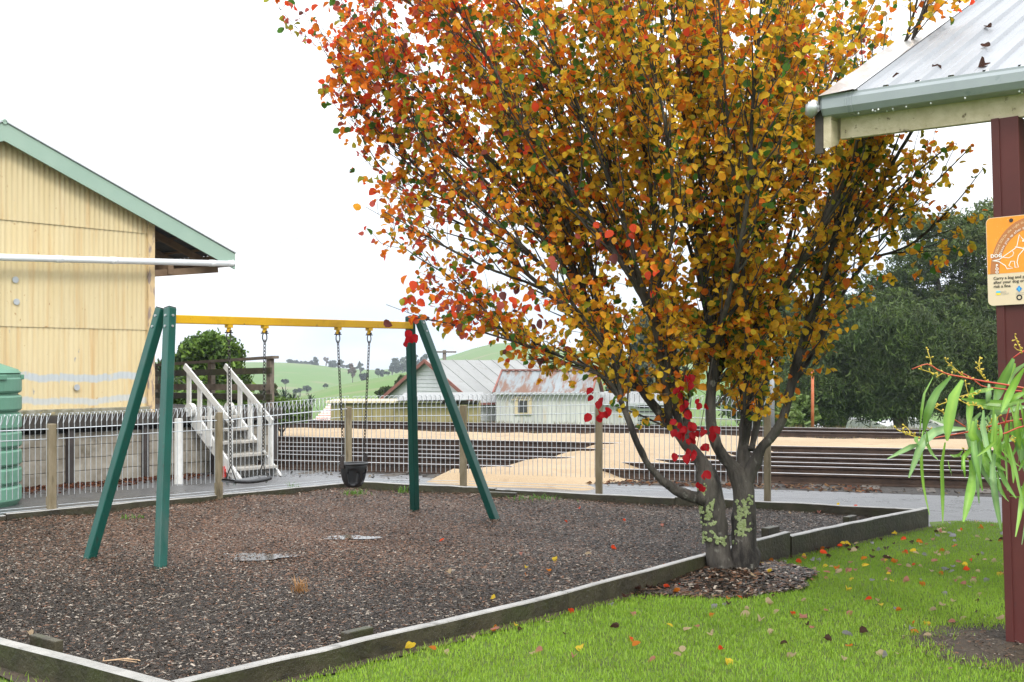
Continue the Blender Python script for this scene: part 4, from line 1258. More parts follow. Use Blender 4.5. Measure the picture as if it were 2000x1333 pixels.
# local: x ridge, y left(away); gable at x=0
def lz(z): return z - GB
m = MB()
def gable_half(z): 
    if z <= lz(eave_z): return hwid
    return hwid * (lz(ridge_z) - z) / (ridge_z - eave_z)
z = 0.0; bh = .19
k_ = 0
m = MB()
while z < lz(ridge_z) - .05:
    z1 = min(z + bh, lz(ridge_z)); a = gable_half(z); b = gable_half(z1)
    if a > .04:
        m.prism([(-.03, -a, z), (-.03, a, z), (-.004, b, z1), (-.004, -b, z1)], (.02, 0, 0))
    z = z1
m.build('gable_cladding', M['weatherboard'], wb)
m = MB(); z = 0
while z < lz(eave_z) - .02:
    for s in (-1, 1): m.prism([(0, s * (hwid + .02), z), (blen, s * (hwid + .02), z), (blen, s * hwid, z + bh), (0, s * hwid, z + bh)], (0, -s * .02, 0))
    z += bh
m.build('side_cladding', M['weatherboard'], wb)
for s in (-1, 1):
    n = 9
    for i in range(n):
        x0 = -.25 + (blen + .4) * i / n; x1 = -.25 + (blen + .4) * (i + 1) / n
        m = MB().grid([[(x0, 0, lz(ridge_z) + .06), (x1, 0, lz(ridge_z) + .06)], [(x0, s * (hwid + .3), lz(eave_z) - .10), (x1, s * (hwid + .3), lz(eave_z) - .10)]])
        m2 = MB().beam((x0 + .02, 0, lz(ridge_z) + .075), (x0 + .02, s * (hwid + .3), lz(eave_z) - .085), .04, .03)
        o = m.build('roof_sheet', M['grey_roof'], wb); m2.build('roof_seam', M['grey_roof'], o)
    MB().beam((-.27, 0, lz(ridge_z) + .02), (-.27, s * (hwid + .32), lz(eave_z) - .15), .04, .17).build('barge_board', M['rust_trim'], wb)
    MB().beam((-.25, s * (hwid + .34), lz(eave_z) - .12), (blen + .15, s * (hwid + .34), lz(eave_z) - .12), .10, .10).build('gutter', M['rust_trim'], wb)
MB().box((-.04, -2.0, 1.0), (.06, 1.0, 2.0)).build('door', M['window_frame'], wb)
q = MB().box((-.05, .6, lz(-.35)), (.05, .75, .8)).build('window', M['window_frame'], wb)
MB().box((-.09, .6, lz(-.35)), (.02, .6, .62)).build('pane', M['window_glass'], q)
for i in range(3):
    MB().box((1.2 + i * 1.9, -hwid - .03, 1.4 + .3), (.8, .05, 1.1)).build('window', M['window_glass'], wb)

# small shed with rusty roof
p0 = W(970, 768, 54); p1 = W(1138, 765, 55.5)
dx = (p1 - p0); ln = Vector((dx.x, dx.y, 0)).length; rr = -.2
rs = house_frame('rusty_roof_shed', (p0.x, p0.y, GB), rr, 'small white iron shed with red-rusted corrugated roof')
ez, rzz = .38, 1.36
for i in range(8):
    x0 = ln * i / 8; x1 = ln * (i + 1) / 8
    corr(x0, x1, 0, lz(ez) - .05, pitch=.16, amp=.014, seg=4).build('wall_sheet', M['white_iron'], rs)
for x in (0, ln): MB().box((x, 1.7, lz(ez) / 2), (.03, 3.4, lz(ez) - .1)).build('side_wall', M['white_iron'], rs)
MB().box((ln / 2, 3.4, lz(ez) / 2), (ln, .03, lz(ez) - .1)).build('rear_wall', M['white_iron'], rs)
n = 5
for i in range(n):
    x0 = -.1 + (ln + .2) * i / n; x1 = -.1 + (ln + .2) * (i + 1) / n
    for s in (0, 1):
        m = MB(); r1, r2 = [], []
        for k in range(13):
            x = x0 + (x1 - x0) * k / 12; dz = .02 * math.sin(k * math.pi / 2)
            ye, yr = (-.2, 1.75) if s == 0 else (3.7, 1.75)
            r1.append((x, ye, lz(ez) - .02 + dz)); r2.append((x + .25 * 0, yr, lz(rzz) + dz))
        m.grid([r1, r2]); m.build('roof_sheet', M['rusty_roof'], rs)
MB().beam((-.12, 1.75, lz(rzz) + .03), (ln + .12, 1.75, lz(rzz) + .03), .22, .06).build('ridge_cap', M['rust_trim'], rs)
for x in (-.12, ln + .12):
    for s in (0, 1):
        MB().beam((x, -.2 if s == 0 else 3.7, lz(ez)), (x, 1.75, lz(rzz) + .01), .07, .09).build('barge_board', M['rust_trim'], rs)
for x in (0, ln):
    m = MB().prism([(x, 0, lz(ez) - .05), (x, 3.4, lz(ez) - .05), (x, 1.75, lz(rzz) - .02)], (.02, 0, 0)); m.build('gable_end', M['white_iron'], rs)
wx = (1018 - 970) / (1138 - 970) * ln
q = MB().box((wx, -.05, lz(EYE - (792 - YH) / F * 54)), (.80, .06, .82)).build('window', M['window_frame'], rs)
MB().box((wx, -.09, lz(EYE - (792 - YH) / F * 54)), (.42, .03, .62)).build('pane', M['window_glass'], q)
MB().beam((wx - .5, -.1, lz(EYE - (781 - YH) / F * 54)), (wx + .4, -.1, lz(EYE - (781 - YH) / F * 54)), .03, .04).build('sill', M['window_frame'], q)
MB().beam((-.1, -.24, lz(ez) - .03), (ln + .1, -.24, lz(ez) - .03), .09, .09).build('gutter', M['galv'], rs)

# low annexe and slatted wall to the right of it
an = house_frame('low_annexe', (p1.x + .05, p1.y + .3, GB), -.03, 'low pale annexe with slatted end wall right of the rusty shed')
al = 4.2; az = lz(EYE - (785 - YH) / F * 56)
for i in range(4): corr(al * .6 * i / 4, al * .6 * (i + 1) / 4, 0, az - .1, pitch=.16, amp=.014, seg=4).build('wall_sheet', M['white_iron'], an)
for k in range(14): MB().box((al * .8, -.02, .2 + k * .2), (al * .4, .05, .13), Matrix.Rotation(.35, 3, 'X')).build('slat', M['galv'], an)
MB().box((al * .8, .1, az / 2), (al * .4, .04, az - .12)).build('backing', M['dark_sheet'], an)
MB().box((al / 2, 1.3, az / 2), (al, .03, az - .2)).build('rear_wall', M['white_iron'], an)
m = MB().grid([[(-.05, -.25, az - .1), (al + .1, -.25, az - .1)], [(-.05, 1.6, az + .45), (al + .1, 1.6, az + .45)]]); m.build('roof', M['grey_roof'], an)
MB().beam((-.05, -.26, az - .1), (al + .1, -.26, az - .1), .05, .09).build('gutter', M['galv'], an)

# olive clad shed, flat roof
o0 = W(645, 790, 46); o1 = W(935, 790, 46)
ol = house_frame('olive_shed', (o0.x, o0.y, GB), 0, 'long olive brown clad shed with flat roof behind the wire fence')
ol_w = o1.x - o0.x; oz = lz(EYE - (787 - YH) / F * 46)
n = 14
for i in range(n):
    MB().box((ol_w * (i + .5) / n, random.uniform(-.006, .006), oz / 2), (ol_w / n - .012, .04, oz)).build('wall_panel', M['olive'], ol)
MB().box((ol_w / 2, 2.9, oz / 2), (ol_w, .04, oz)).build('rear_wall', M['olive'], ol)
for x in (.02, ol_w - .02): MB().box((x, 1.45, oz / 2), (.04, 2.8, oz)).build('side_wall', M['olive'], ol)
MB().box((ol_w * .36, 1.4, oz + .03), (ol_w * .78, 3.3, .07)).build('roof_slab', M['window_frame'], ol)
m = MB().grid([[(ol_w * .45, -.5, oz + .10), (ol_w * 1.02, -.5, oz + .14)], [(ol_w * .45, 3.2, oz + .30), (ol_w * 1.02, 3.2, oz + .34)]])
m.build('roof_sheet', M['grey_roof'], ol)
MB().beam((0, -.03, oz - .03), (ol_w, -.03, oz - .03), .05, .07).build('top_trim', M['dark_timber'], ol)

# pink tiled cottage roof behind
c0 = W(598, 838, 52)
pk = house_frame('pink_roof_cottage', (c0.x, c0.y, GB), .1, 'cottage with striped pink and white tiled roof left of the olive shed')
wv = 2.1
ztop = lz(EYE - (781 - YH) / F * 53); zbot = lz(EYE - (838 - YH) / F * 52)
rows_n = 12
for i in range(rows_n):
    z0 = zbot + (ztop - zbot) * i / rows_n; z1 = zbot + (ztop - zbot) * (i + 1) / rows_n
    y0 = 1.6 * i / rows_n; y1 = 1.6 * (i + 1) / rows_n
    xa = wv * .55 * i / rows_n
    for j, (fa, fb, mt) in enumerate(((0, .55, 'pink_tile'), (.55, 1, 'pale_tile'))):
        za = z0 + (z1 - z0) * fa; zb4 = z0 + (z1 - z0) * fb; ya = y0 + (y1 - y0) * fa; yb = y0 + (y1 - y0) * fb
        MB().prism([(xa, ya - .02, za), (xa, yb - .02, zb4), (xa, yb + .04, zb4), (xa, ya + .04, za)], (wv + 1.2 - xa, 0, 0)).build('tile_row', M[mt], pk)
MB().box((wv / 2 + .6, .6, zbot / 2), (wv + 1.0, 1.1, zbot)).build('wall', M['weatherboard'], pk)

# white roofed shed under the dark trees
f0 = W(1608, 845, 64)
fs = house_frame('white_roof_shed', (f0.x, f0.y, GB), .08, 'pale roofed shed half hidden under the dark trees')
fz = lz(EYE - (838 - YH) / F * 64); ft = lz(EYE - (818 - YH) / F * 64)
MB().box((3.4, 1.5, fz / 2), (6.6, 3.0, fz)).build('wall', M['dark_sheet'], fs)
for (x0, x1) in ((.1, 3.4), (3.4, 6.8)):
    pts = [(x0 - .1, 0, fz), ((x0 + x1) / 2 + .3, 0, ft), (x1 + .1, 0, fz)]
    m = MB().prism(pts, (0, 3.0, 0)); m.build('gable', M['weatherboard'], fs)
    for a, b in ((pts[0], pts[1]), (pts[2], pts[1])):
        MB().beam((a[0], -.15, a[2] + .03), (b[0], -.15, b[2] + .03), .06, .12).build('barge_board', M['white_paint'], fs)

# poles and cables
def pole(name, p, z0, z1, r0, r1, mat, label, arm=None):
    e = empty(name, (p.x, p.y, z0), 0, label, 'pole')
    MB().tube([(0, 0, 0), (0, 0, (z1 - z0) * .5), (0, 0, z1 - z0)], [r0, (r0 + r1) / 2, r1], 10).build('shaft', M[mat], e, smooth=True)
    if arm:
        for (dz, w_) in arm:
            a = MB().beam((-w_, -.1, z1 - z0 - dz), (w_, -.1, z1 - z0 - dz), .10, .10).build('crossarm', M['pole_timber'], e)
            for q in (-.85, -.4, .4, .85):
                MB().tube([(q * w_, -.1, z1 - z0 - dz + .05), (q * w_, -.1, z1 - z0 - dz + .2)], .035, 6).build('insulator', M['pvc'], a)
    return e
pole('power_pole', W(868, 690, 72), GB, EYE + (YH - 684) / F * 72, .14, .11, 'pole_timber', 'timber power pole with crossarm behind the white gable building', [(.12, .72)])
pole('utility_pole', W(1642, 300, 58), GB, EYE + (YH - 60) / F * 58, .20, .15, 'pole_timber', 'tall timber utility pole rising behind the autumn tree', [(.4, 1.0)])
pole('rusty_pole', G(1587, 838, .0), 0, EYE + (YH - 722) / F * 30.5, .042, .036, 'rust_pole', 'orange rusty steel pole standing before the dark trees')
pole('pale_pole', W(1508, 700, 29.5), -.02, EYE + (YH - 640) / F * 29.5, .065, .05, 'galv', 'pale grey pole seen between the tree stems')
def cable(name, a, b, sag, r_, label):
    pts = [a.lerp(b, i / 40) - Vector((0, 0, sag * 4 * (i / 40) * (1 - i / 40))) for i in range(41)]
    c = pts[0].copy()
    return tag(MB().tube([p - c for p in pts], r_, 5).build(name, M['cable'], loc=c), label, 'cable')
utop = W(1642, 95, 58)
eave = SH + UX * 1.3 + VX * -.1 + Vector((0, 0, 3.34))
cable('service_cable', eave, utop - Vector((0, 0, .0)), .75, .004, 'thin power cable sloping down to the shed eave')

# ------------------------------------------------------------------ the autumn tree
LT = np.array([(0, 0, 0), (.32, 0, -.02), (.68, 0, -.04), (1, 0, -.12), (.16, .30, .10), (.50, .42, .17), (.84, .25, .05), (.16, -.30, .10), (.50, -.42, .17), (.84, -.25, .05)])
LF = [(0, 1, 4), (4, 1, 2, 5), (5, 2, 3, 6), (0, 7, 1), (7, 8, 2, 1), (8, 9, 3, 2)]
TD = 9.06
crown_y = [-620, -450, -250, -100, 0, 100, 230, 330, 450, 540, 600, 640, 690, 740, 800, 850]
crown_l = [1150, 960, 760, 660, 625, 608, 650, 690, 730, 755, 775, 840, 940, 1040, 1160, 1330]
crown_r = [1420, 1640, 1840, 1950, 1980, 1995, 1985, 1985, 1900, 1780, 1700, 1650, 1610, 1570, 1550, 1510]
def crown_f(P):
    """1 at the crown's edge, 0 on its axis"""
    P = np.atleast_2d(P)
    sc = TD
    px = CX + F * P[:, 0] / sc; py = YH - F * (P[:, 2] - EYE) / sc
    l = np.interp(py, crown_y, crown_l); r = np.interp(py, crown_y, crown_r)
    c = (l + r) / 2; hw = (r - l) / 2
    dw = hw * sc / F * .62
    return np.sqrt(((px - c) / hw) ** 2 + ((P[:, 1] - TD - .1) / dw) ** 2)

def S(px, py, dy): 
    p = W(px, py, TD); return (p.x, p.y + dy, p.z)
stems = [  # ((px, py, depth offset), radius)
    [(1414, 1154, 0, .150), (1410, 1120, 0, .112), (1404, 1080, 0, .100), (1394, 1010, 0, .092), (1384, 950, .0, .090), (1372, 908, .02, .070), (1345, 868, .05, .056), (1310, 830, .10, .050), (1257, 760, .15, .044), (1231, 719, .2, .040), (1194, 662, .2, .034), (1140, 560, .2, .028), (1060, 400, .2, .022), (960, 200, .25, .015), (880, 40, .3, .010), (820, -120, .3, .006)],
    [(1380, 975, -.02, .052), (1330, 962, -.1, .044), (1275, 922, -.15, .036), (1240, 865, -.2, .032), (1213, 795, -.2, .027), (1180, 742, -.25, .020), (1100, 700, -.3, .014), (1000, 668, -.35, .010), (900, 640, -.4, .007), (820, 625, -.4, .004)],
    [(1213, 797, -.2, .022), (1188, 700, -.3, .019), (1130, 620, -.35, .017), (1050, 520, -.4, .015), (900, 380, -.4, .011), (790, 230, -.4, .008), (720, 90, -.3, .005)],
    [(1452, 1157, 0, .150), (1453, 1122, 0, .106), (1454, 1080, 0, .095), (1452, 1000, 0, .088), (1450, 945, 0, .080), (1426, 908, 0, .060), (1400, 870, 0, .055), (1388, 800, 0, .050), (1394, 700, .0, .046), (1385, 600, 0, .040), (1370, 500, 0, .036), (1350, 350, 0, .028), (1330, 180, 0, .021), (1310, 0, 0, .014), (1295, -220, 0, .007)],
    [(1345, 872, .05, .046), (1346, 800, .22, .042), (1323, 737, .28, .040), (1302, 610, .35, .034), (1270, 480, .38, .029), (1200, 320, .4, .023), (1130, 150, .4, .017), (1080, 0, .4, .012), (1040, -180, .4, .006)],
    [(1312, 832, .08, .042), (1290, 719, -.1, .036), (1261, 610, -.2, .031), (1180, 480, -.3, .025), (1060, 330, -.5, .019), (950, 150, -.7, .013), (860, 0, -.8, .008)],
    [(1450, 955, 0, .070), (1457, 884, .1, .058), (1470, 756, .15, .054), (1472, 662, .2, .048), (1480, 587, .2, .042), (1500, 430, .3, .034), (1530, 250, .3, .025), (1560, 50, .4, .016), (1585, -170, .4, .008)],
    [(1452, 950, 0, .060), (1488, 872, -.05, .050), (1520, 824, -.1, .046), (1540, 756, -.1, .044), (1555, 681, -.15, .040), (1587, 587, -.2, .034), (1616, 512, -.25, .029), (1690, 370, -.4, .021), (1770, 230, -.45, .014), (1830, 90, -.5, .008)],
    [(1541, 752, -.1, .028), (1600, 690, .2, .024), (1650, 600, .3, .021), (1720, 500, .4, .017), (1810, 400, .5, .013), (1900, 310, .5, .008), (1950, 260, .5, .004)],
    [(1394, 700, .0, .036), (1420, 600, .6, .030), (1440, 450, .9, .026), (1440, 250, 1.1, .018), (1450, 0, 1.2, .010), (1455, -160, 1.2, .006)],
    [(1392, 690, -.02, .030), (1402, 600, -.4, .026), (1420, 450, -.7, .022), (1422, 250, -.95, .016), (1430, 50, -1.1, .010), (1430, -120, -1.1, .006)],
    [(1473, 660, .2, .034), (1540, 520, -.4, .027), (1620, 340, -.7, .020), (1680, 180, -.9, .014), (1720, 20, -1.0, .008)],
    [(1303, 612, .35, .028), (1220, 470, .8, .023), (1100, 300, 1.1, .017), (1000, 120, 1.3, .011), (940, -40, 1.3, .006)],
    [(1195, 664, .2, .026), (1060, 560, .05, .021), (930, 450, 0, .016), (800, 310, 0, .010), (690, 150, 0, .005)],
    [(1062, 562, .05, .015), (950, 530, -.4, .012), (850, 480, -.5, .009), (765, 430, -.5, .005)],
    [(1650, 602, .3, .018), (1680, 460, .8, .015), (1720, 300, 1.0, .012), (1770, 120, 1.1, .007)],
    [(1258, 762, .15, .026), (1190, 735, .1, .021), (1110, 712, .1, .015), (1010, 665, .05, .010), (900, 590, 0, .006)],
    [(1060, 402, .2, .015), (960, 300, .3, .012), (850, 180, .3, .008), (740, 20, .3, .005)],
    [(1200, 322, .4, .017), (1200, 180, .2, .013), (1180, 20, .1, .009), (1160, -140, .0, .005)],
    [(1500, 432, .3, .022), (1580, 300, .6, .017), (1650, 130, .8, .011), (1700, -40, .9, .006)],
    [(1060, 402, .2, .014), (900, 260, 0, .011), (770, 130, -.1, .008), (660, 10, -.1, .004)],
    [(1050, 522, -.4, .013), (880, 400, -.2, .010), (740, 260, -.1, .007), (640, 110, -.1, .004)],
    [(930, 452, 0, .011), (820, 390, .2, .009), (740, 320, .2, .006), (690, 240, .2, .004)],
    [(1000, 666, -.35, .009), (900, 560, -.2, .008), (810, 500, -.1, .006), (750, 450, 0, .004)],
    [(880, 42, .3, .009), (790, -20, .3, .006), (720, -90, .3, .004)],
    [(1340, 862, .12, .036), (1322, 800, .02, .034), (1300, 700, -.02, .031), (1255, 560, 0, .026), (1160, 380, -.05, .020), (1060, 180, -.1, .013), (990, 20, -.1, .007)],
    [(1470, 880, .05, .034), (1500, 790, .25, .031), (1522, 690, .35, .029), (1545, 560, .45, .025), (1590, 400, .6, .019), (1650, 230, .7, .013), (1700, 80, .8, .007)],
    [(1392, 780, .05, .032), (1420, 690, .15, .030), (1432, 590, .1, .027), (1420, 420, .0, .022), (1400, 250, -.1, .016), (1390, 60, -.1, .010), (1385, -100, -.1, .005)],
    [(1352, 360, 0, .018), (1300, 230, -.3, .014), (1255, 90, -.5, .009), (1220, -60, -.6, .005)],
    [(1340, 260, 0, .016), (1390, 140, .3, .012), (1420, -20, .5, .007), (1430, -160, .6, .004)],
    [(1270, 482, .38, .018), (1290, 330, .7, .015), (1290, 160, .9, .010), (1270, -20, 1.0, .006)],
    [(1262, 612, -.2, .020), (1290, 470, -.7, .017), (1270, 320, -1.0, .013), (1230, 160, -1.2, .008), (1210, 20, -1.2, .005)],
    [(1720, 500, .4, .014), (1800, 470, .2, .011), (1870, 400, .1, .007), (1920, 330, .0, .004)],
    [(1616, 514, -.25, .016), (1700, 450, -.1, .013), (1790, 340, 0, .010), (1880, 270, .2, .006)],
    [(1370, 502, 0, .022), (1460, 370, .1, .018), (1600, 200, 0, .012), (1720, -20, 0, .006)],
]
XR_ = random.Random(41)
for (a, b, c) in [(1394, 700, 0), (1386, 610, 0), (1302, 610, .35), (1261, 610, -.2), (1472, 662, .2), (1480, 587, .2), (1555, 681, -.15), (1587, 587, -.2), (1231, 719, .2), (1194, 662, .2), (1140, 560, .2), (1346, 800, .22), (1456, 884, .1)]:
    for rep in range(2):
        ty = XR_.uniform(-180, 160); l_ = np.interp(ty, crown_y, crown_l); r_ = np.interp(ty, crown_y, crown_r)
        f_ = (a - 1060) / 620 + XR_.gauss(0, .12); f_ = max(.06, min(.94, f_)); tx = l_ + (r_ - l_) * f_; td = c + XR_.gauss(0, .65)
        stems.append([(a, b, c, .019), (a + (tx - a) * .22 + XR_.gauss(0, 10), b + (ty - b) * .30, c + (td - c) * .35, .017), (a + (tx - a) * .58 + XR_.gauss(0, 12), b + (ty - b) * .64, c + (td - c) * .7, .012), (tx, ty, td, .005)])
for st_ in stems:                       # slimmer limbs above the fork
    for i_, q_ in enumerate(st_):
        if q_[1] < 930: st_[i_] = (q_[0], q_[1], q_[2], q_[3] * .76)
tree = empty('autumn_tree', (TB.x, TB.y, 0), 0, 'multi-stemmed ornamental pear tree in orange and gold autumn leaf', 'tree')
trunk_m = MB(); twig_m = MB()
RS = random.Random(5)
leaf_P, leaf_D, leaf_N, leaf_C, leaf_S = [], [], [], [], []
def rv(): 
    v = Vector((RS.gauss(0, 1), RS.gauss(0, 1), RS.gauss(0, 1))); return v.normalized()
PAL = dict(gold=(.80, .50, .036), amber=(.78, .37, .026), orange=(.78, .20, .018), redo=(.74, .08, .025), pink=(.50, .11, .08), green=(.075, .18, .026), olive=(.34, .32, .03), yellow=(.78, .55, .05), crimson=(.42, .008, .014), maroon=(.17, .055, .05), dull=(.40, .22, .03))
def leaf_color(p):
    px = CX + F * p.x / TD; py = YH - F * (p.z - EYE) / TD
    red = max(0, min(1, (1150 - px) / 560)) * .92 + max(0, min(1, (260 - py) / 500)) * .35
    red += .35 * math.exp(-((px - 1190) / 90) ** 2 - ((py - 490) / 70) ** 2) + .5 * math.exp(-((px - 850) / 110) ** 2 - ((py - 590) / 60) ** 2)
    r_ = RS.random()
    if RS.random() < .11: c = 'green'
    elif RS.random() < .11: c = 'olive'
    elif r_ < red * .26: c = 'redo'
    elif r_ < red * .40: c = 'pink'
    elif r_ < red * .46: c = 'maroon'
    elif r_ < red * .95 + .12: c = 'orange'
    elif r_ < red * .95 + .38: c = 'amber'
    elif r_ > .90: c = 'yellow'
    elif r_ > .875: c = 'dull'
    else: c = 'gold'
    q = PAL[c]; v = RS.uniform(.78, 1.16)
    return (q[0] * v, q[1] * v * RS.uniform(.9, 1.12), q[2] * v)
def add_leaf(p, t, col=None, size=None):
    d = (t * .5 + rv() * .9 + Vector((0, 0, -.55))).normalized()
    leaf_P.append(p); leaf_D.append(d); leaf_N.append((rv() + Vector((0, -.5, .5))).normalized())
    leaf_C.append(col or leaf_color(p)); leaf_S.append(size or RS.uniform(.036, .070))
def crown_axis(z):
    py = YH - F * (z - EYE) / TD
    c = (np.interp(py, crown_y, crown_l) + np.interp(py, crown_y, crown_r)) / 2
    return Vector(((c - CX) / F * TD, TD, z))
sheltX = lambda p: ((p - SP).dot(UX), (p - SP).dot(VX))
def blocked(p):
    a, b = sheltX(p)
    aa = a if a < XR else 2 * XR - a
    return aa > -.28 and b < YE + .16 and 2.85 < p.z < rz(aa) + .06
def grow_twig(p, d, ln, r0):
    pts = [p]; q = p.copy(); dd = d.copy()
    k = max(2, int(ln / .06))
    for i in range(k):
        dd = (dd + rv() * .22 + Vector((0, 0, .06))).normalized(); q = q + dd * (ln / k); pts.append(q.copy())
    if float(crown_f(np.array(pts[-1]))[0]) > 1.16 or blocked(pts[-1]): return
    twig_m.tube(pts, [r0 * (1 - .6 * i / k) for i in range(k + 1)], 3, cap=False)
    for i, a in enumerate(pts[1:]):
        if RS.random() < .80: add_leaf(a + rv() * .025, dd)
        if RS.random() < .40: add_leaf(a + rv() * .04, dd)
    add_leaf(pts[-1], dd); 
    if RS.random() < .5: add_leaf(pts[-1] + rv() * .02, dd)
for si, st_ in enumerate(stems):
    raw = [(*S(a, b, c), r_) for (a, b, c, r_) in st_]
    C = catmull(raw, .06)
    pts = []
    for i, q in enumerate(C):
        j = min(.006, q[3] * .15)
        pts.append(Vector(q[:3]) + (rv() * j if 2 < i else Vector((0, 0, 0))))
    o = Vector((TB.x, TB.y, 0))
    rad = [max(.003, q[3] * (1 + .06 * RS.gauss(0, 1))) for q in C]
    nb_ = len(trunk_m.v); trunk_m.tube([p - o for p in pts], rad, 18 if rad[0] > .06 else 9)
    if rad[0] > .03:
        for q_ in range(nb_, len(trunk_m.v)):
            a_, b_, c_ = trunk_m.v[q_]; w_ = min(.005, .06 * rad[min(len(rad) - 1, (q_ - nb_) // (18 if rad[0] > .06 else 9))])
            trunk_m.v[q_] = (a_ + RS.gauss(0, w_), b_ + RS.gauss(0, w_), c_ + RS.gauss(0, w_))
    for i in range(1, len(pts)):
        p = pts[i]; t = (pts[i] - pts[i - 1]).normalized()
        if p.z < 1.12: continue
        low_ = p.z < 2.35
        if i > len(pts) - 9: add_leaf(p + rv() * .02, t); add_leaf(p + rv() * .03, t)
        if RS.random() > (.72 if p.z < 1.9 else .55 if low_ else .68): continue
        ax = crown_axis(p.z); rad_v = Vector((p.x - ax.x, p.y - ax.y, 0))
        if rad_v.length > .01: rad_v.normalize()
        d = (t * .75 + rad_v * RS.uniform(-.15, .75) + rv() * .5 + Vector((0, 0, .28))).normalized()
        ln = RS.uniform(.30, .60) if low_ else RS.uniform(.4, 1.05)
        ln *= (.55 + .45 * min(1, C[i][3] / .02))
        r0 = min(.011, C[i][3] * .6)
        lim = RS.choice([.9, .96, 1.0, 1.05, 1.14]); sub = [p]; q = p.copy(); dd = d.copy(); k = max(4, int(ln / .09))
        for s_ in range(k):
            dd = (dd + rv() * .14 + Vector((0, 0, .05)) + t * .04).normalized(); nq = q + dd * (ln / k)
            if float(crown_f(np.array(nq))[0]) > lim or blocked(nq): break
            q = nq; sub.append(q.copy())
        if len(sub) < 3: continue
        twig_m.tube(sub, [max(.0022, r0 * (1 - .75 * s_ / k)) for s_ in range(len(sub))], 5, cap=False)
        for s_ in range(1, len(sub)):
            dirn = (sub[s_] - sub[s_ - 1]).normalized()
            for rep in range(2):
                if RS.random() < (.60 if p.z < 1.9 else .48 if low_ else .41):
                    dt = (dirn * .55 + rv() * .8 + Vector((0, 0, .1))).normalized()
                    grow_twig(sub[s_], dt, RS.uniform(.07, .24), .0028)
            if RS.random() < .5: add_leaf(sub[s_] + rv() * .03, dirn)
# a few crimson bunches of leaves low on the stems
def bunch(px, py, Y, n, sx_, sz_, col=None, size=(.048, .078)):
    c = W(px, py, Y)
    for i in range(n):
        p = c + Vector((RS.gauss(0, sx_), RS.gauss(0, .05), RS.gauss(0, sz_)))
        leaf_P.append(p); leaf_D.append((Vector((RS.gauss(0, .5), -.3, -.8))).normalized()); leaf_N.append((Vector((RS.gauss(0, .7), -1, .35 + RS.gauss(0, .6)))).normalized())
        q = PAL[(col if RS.random() < .55 else RS.choice(['orange', 'pink', 'amber', 'maroon'])) if col else 'crimson']; v = RS.uniform(.75, 1.2); leaf_C.append((q[0] * v, q[1] * v, q[2] * v)); leaf_S.append(RS.uniform(*size))
twig_m.tube([W(1392, 700, 8.86), W(1375, 800, 8.80), W(1360, 880, 8.78)], [.004, .003, .002], 4)
twig_m.tube([W(1380, 870, 8.84), W(1377, 905, 8.82), W(1372, 950, 8.80)], [.003, .003, .002], 4)
twig_m.tube([W(1340, 850, 8.86), W(1350, 780, 8.82), W(1340, 740, 8.80)], [.004, .003, .002], 4)
for (a, b, n, s1, s2) in ((1342, 748, 8, .05, .04), (1345, 792, 9, .09, .05), (1340, 838, 14, .08, .04), (1368, 842, 10, .07, .03), (1345, 880, 6, .06, .025), (1373, 945, 4, .035, .02), (1378, 925, 2, .02, .015), (1180, 800, 7, .08, .025), (1165, 768, 3, .04, .03), (795, 645, 6, .03, .04)):
    bunch(a, b, 8.80 if a > 1300 else 8.7, n, s1, s2)
bunch(1020, 590, 8.4, 14, .10, .06, 'redo'); bunch(1195, 470, 8.2, 20, .18, .14, 'redo'); bunch(1250, 20, 8.2, 14, .2, .12, 'redo'); bunch(860, 580, 8.5, 20, .2, .12, 'redo')

tm = trunk_m.build('trunk', M['bark'], tree, smooth=True)
for v in twig_m.v: pass
twig_m.v = [(a - TB.x, b - TB.y, c) for (a, b, c) in twig_m.v]
twig_m.build('branches', M['bark'], tree)
# lichen patches on the stems
LR = random.Random(3)
for (px, py, n, s1, s2, rr_) in ((1383, 1035, 26, 11, 13, .088), (1388, 985, 10, 7, 6, .09), (1407, 1055, 8, 6, 6, .10), (1445, 990, 18, 9, 10, .088), (1448, 1012, 14, 8, 8, .088), (1447, 1035, 14, 8, 8, .09), (1372, 955, 9, 7, 5, .09), (1366, 990, 6, 5, 4, .092), (1376, 1010, 6, 10, 6, .092), (1530, 770, 4, 3, 3, .046)):
    m = MB()
    ax_px = 1452 if px > 1425 else 1396 - max(0, (1060 - py)) * .12
    if px > 1500: ax_px = 1538
    for i in range(n * 4):
        if i % 5 == 0: sxo, syo = LR.gauss(0, s1), LR.gauss(0, s2)
        qx = px + sxo + LR.gauss(0, 2.4); qy = py + syo + LR.gauss(0, 2.4)
        off = (qx - ax_px) / F * TD; off = max(-rr_ * .95, min(rr_ * .95, off))
        yy = TD - math.sqrt(max(0, rr_ ** 2 - off ** 2)) - .001
        c = Vector(((ax_px - CX) / F * TD + off, yy, EYE + (YH - qy) / F * TD)) - Vector((TB.x, TB.y, 0))
        nrm = Vector((off, -(TD - yy), 0)).normalized()
        r_ = LR.uniform(.006, .014)
        m.tube([c - nrm * .006, c + nrm * .001, c + nrm * .0025], [r_, r_ * .9, r_ * .4], 7)
    tag(m.build('lichen', M['lichen'], tm, smooth=False), kind='stuff')

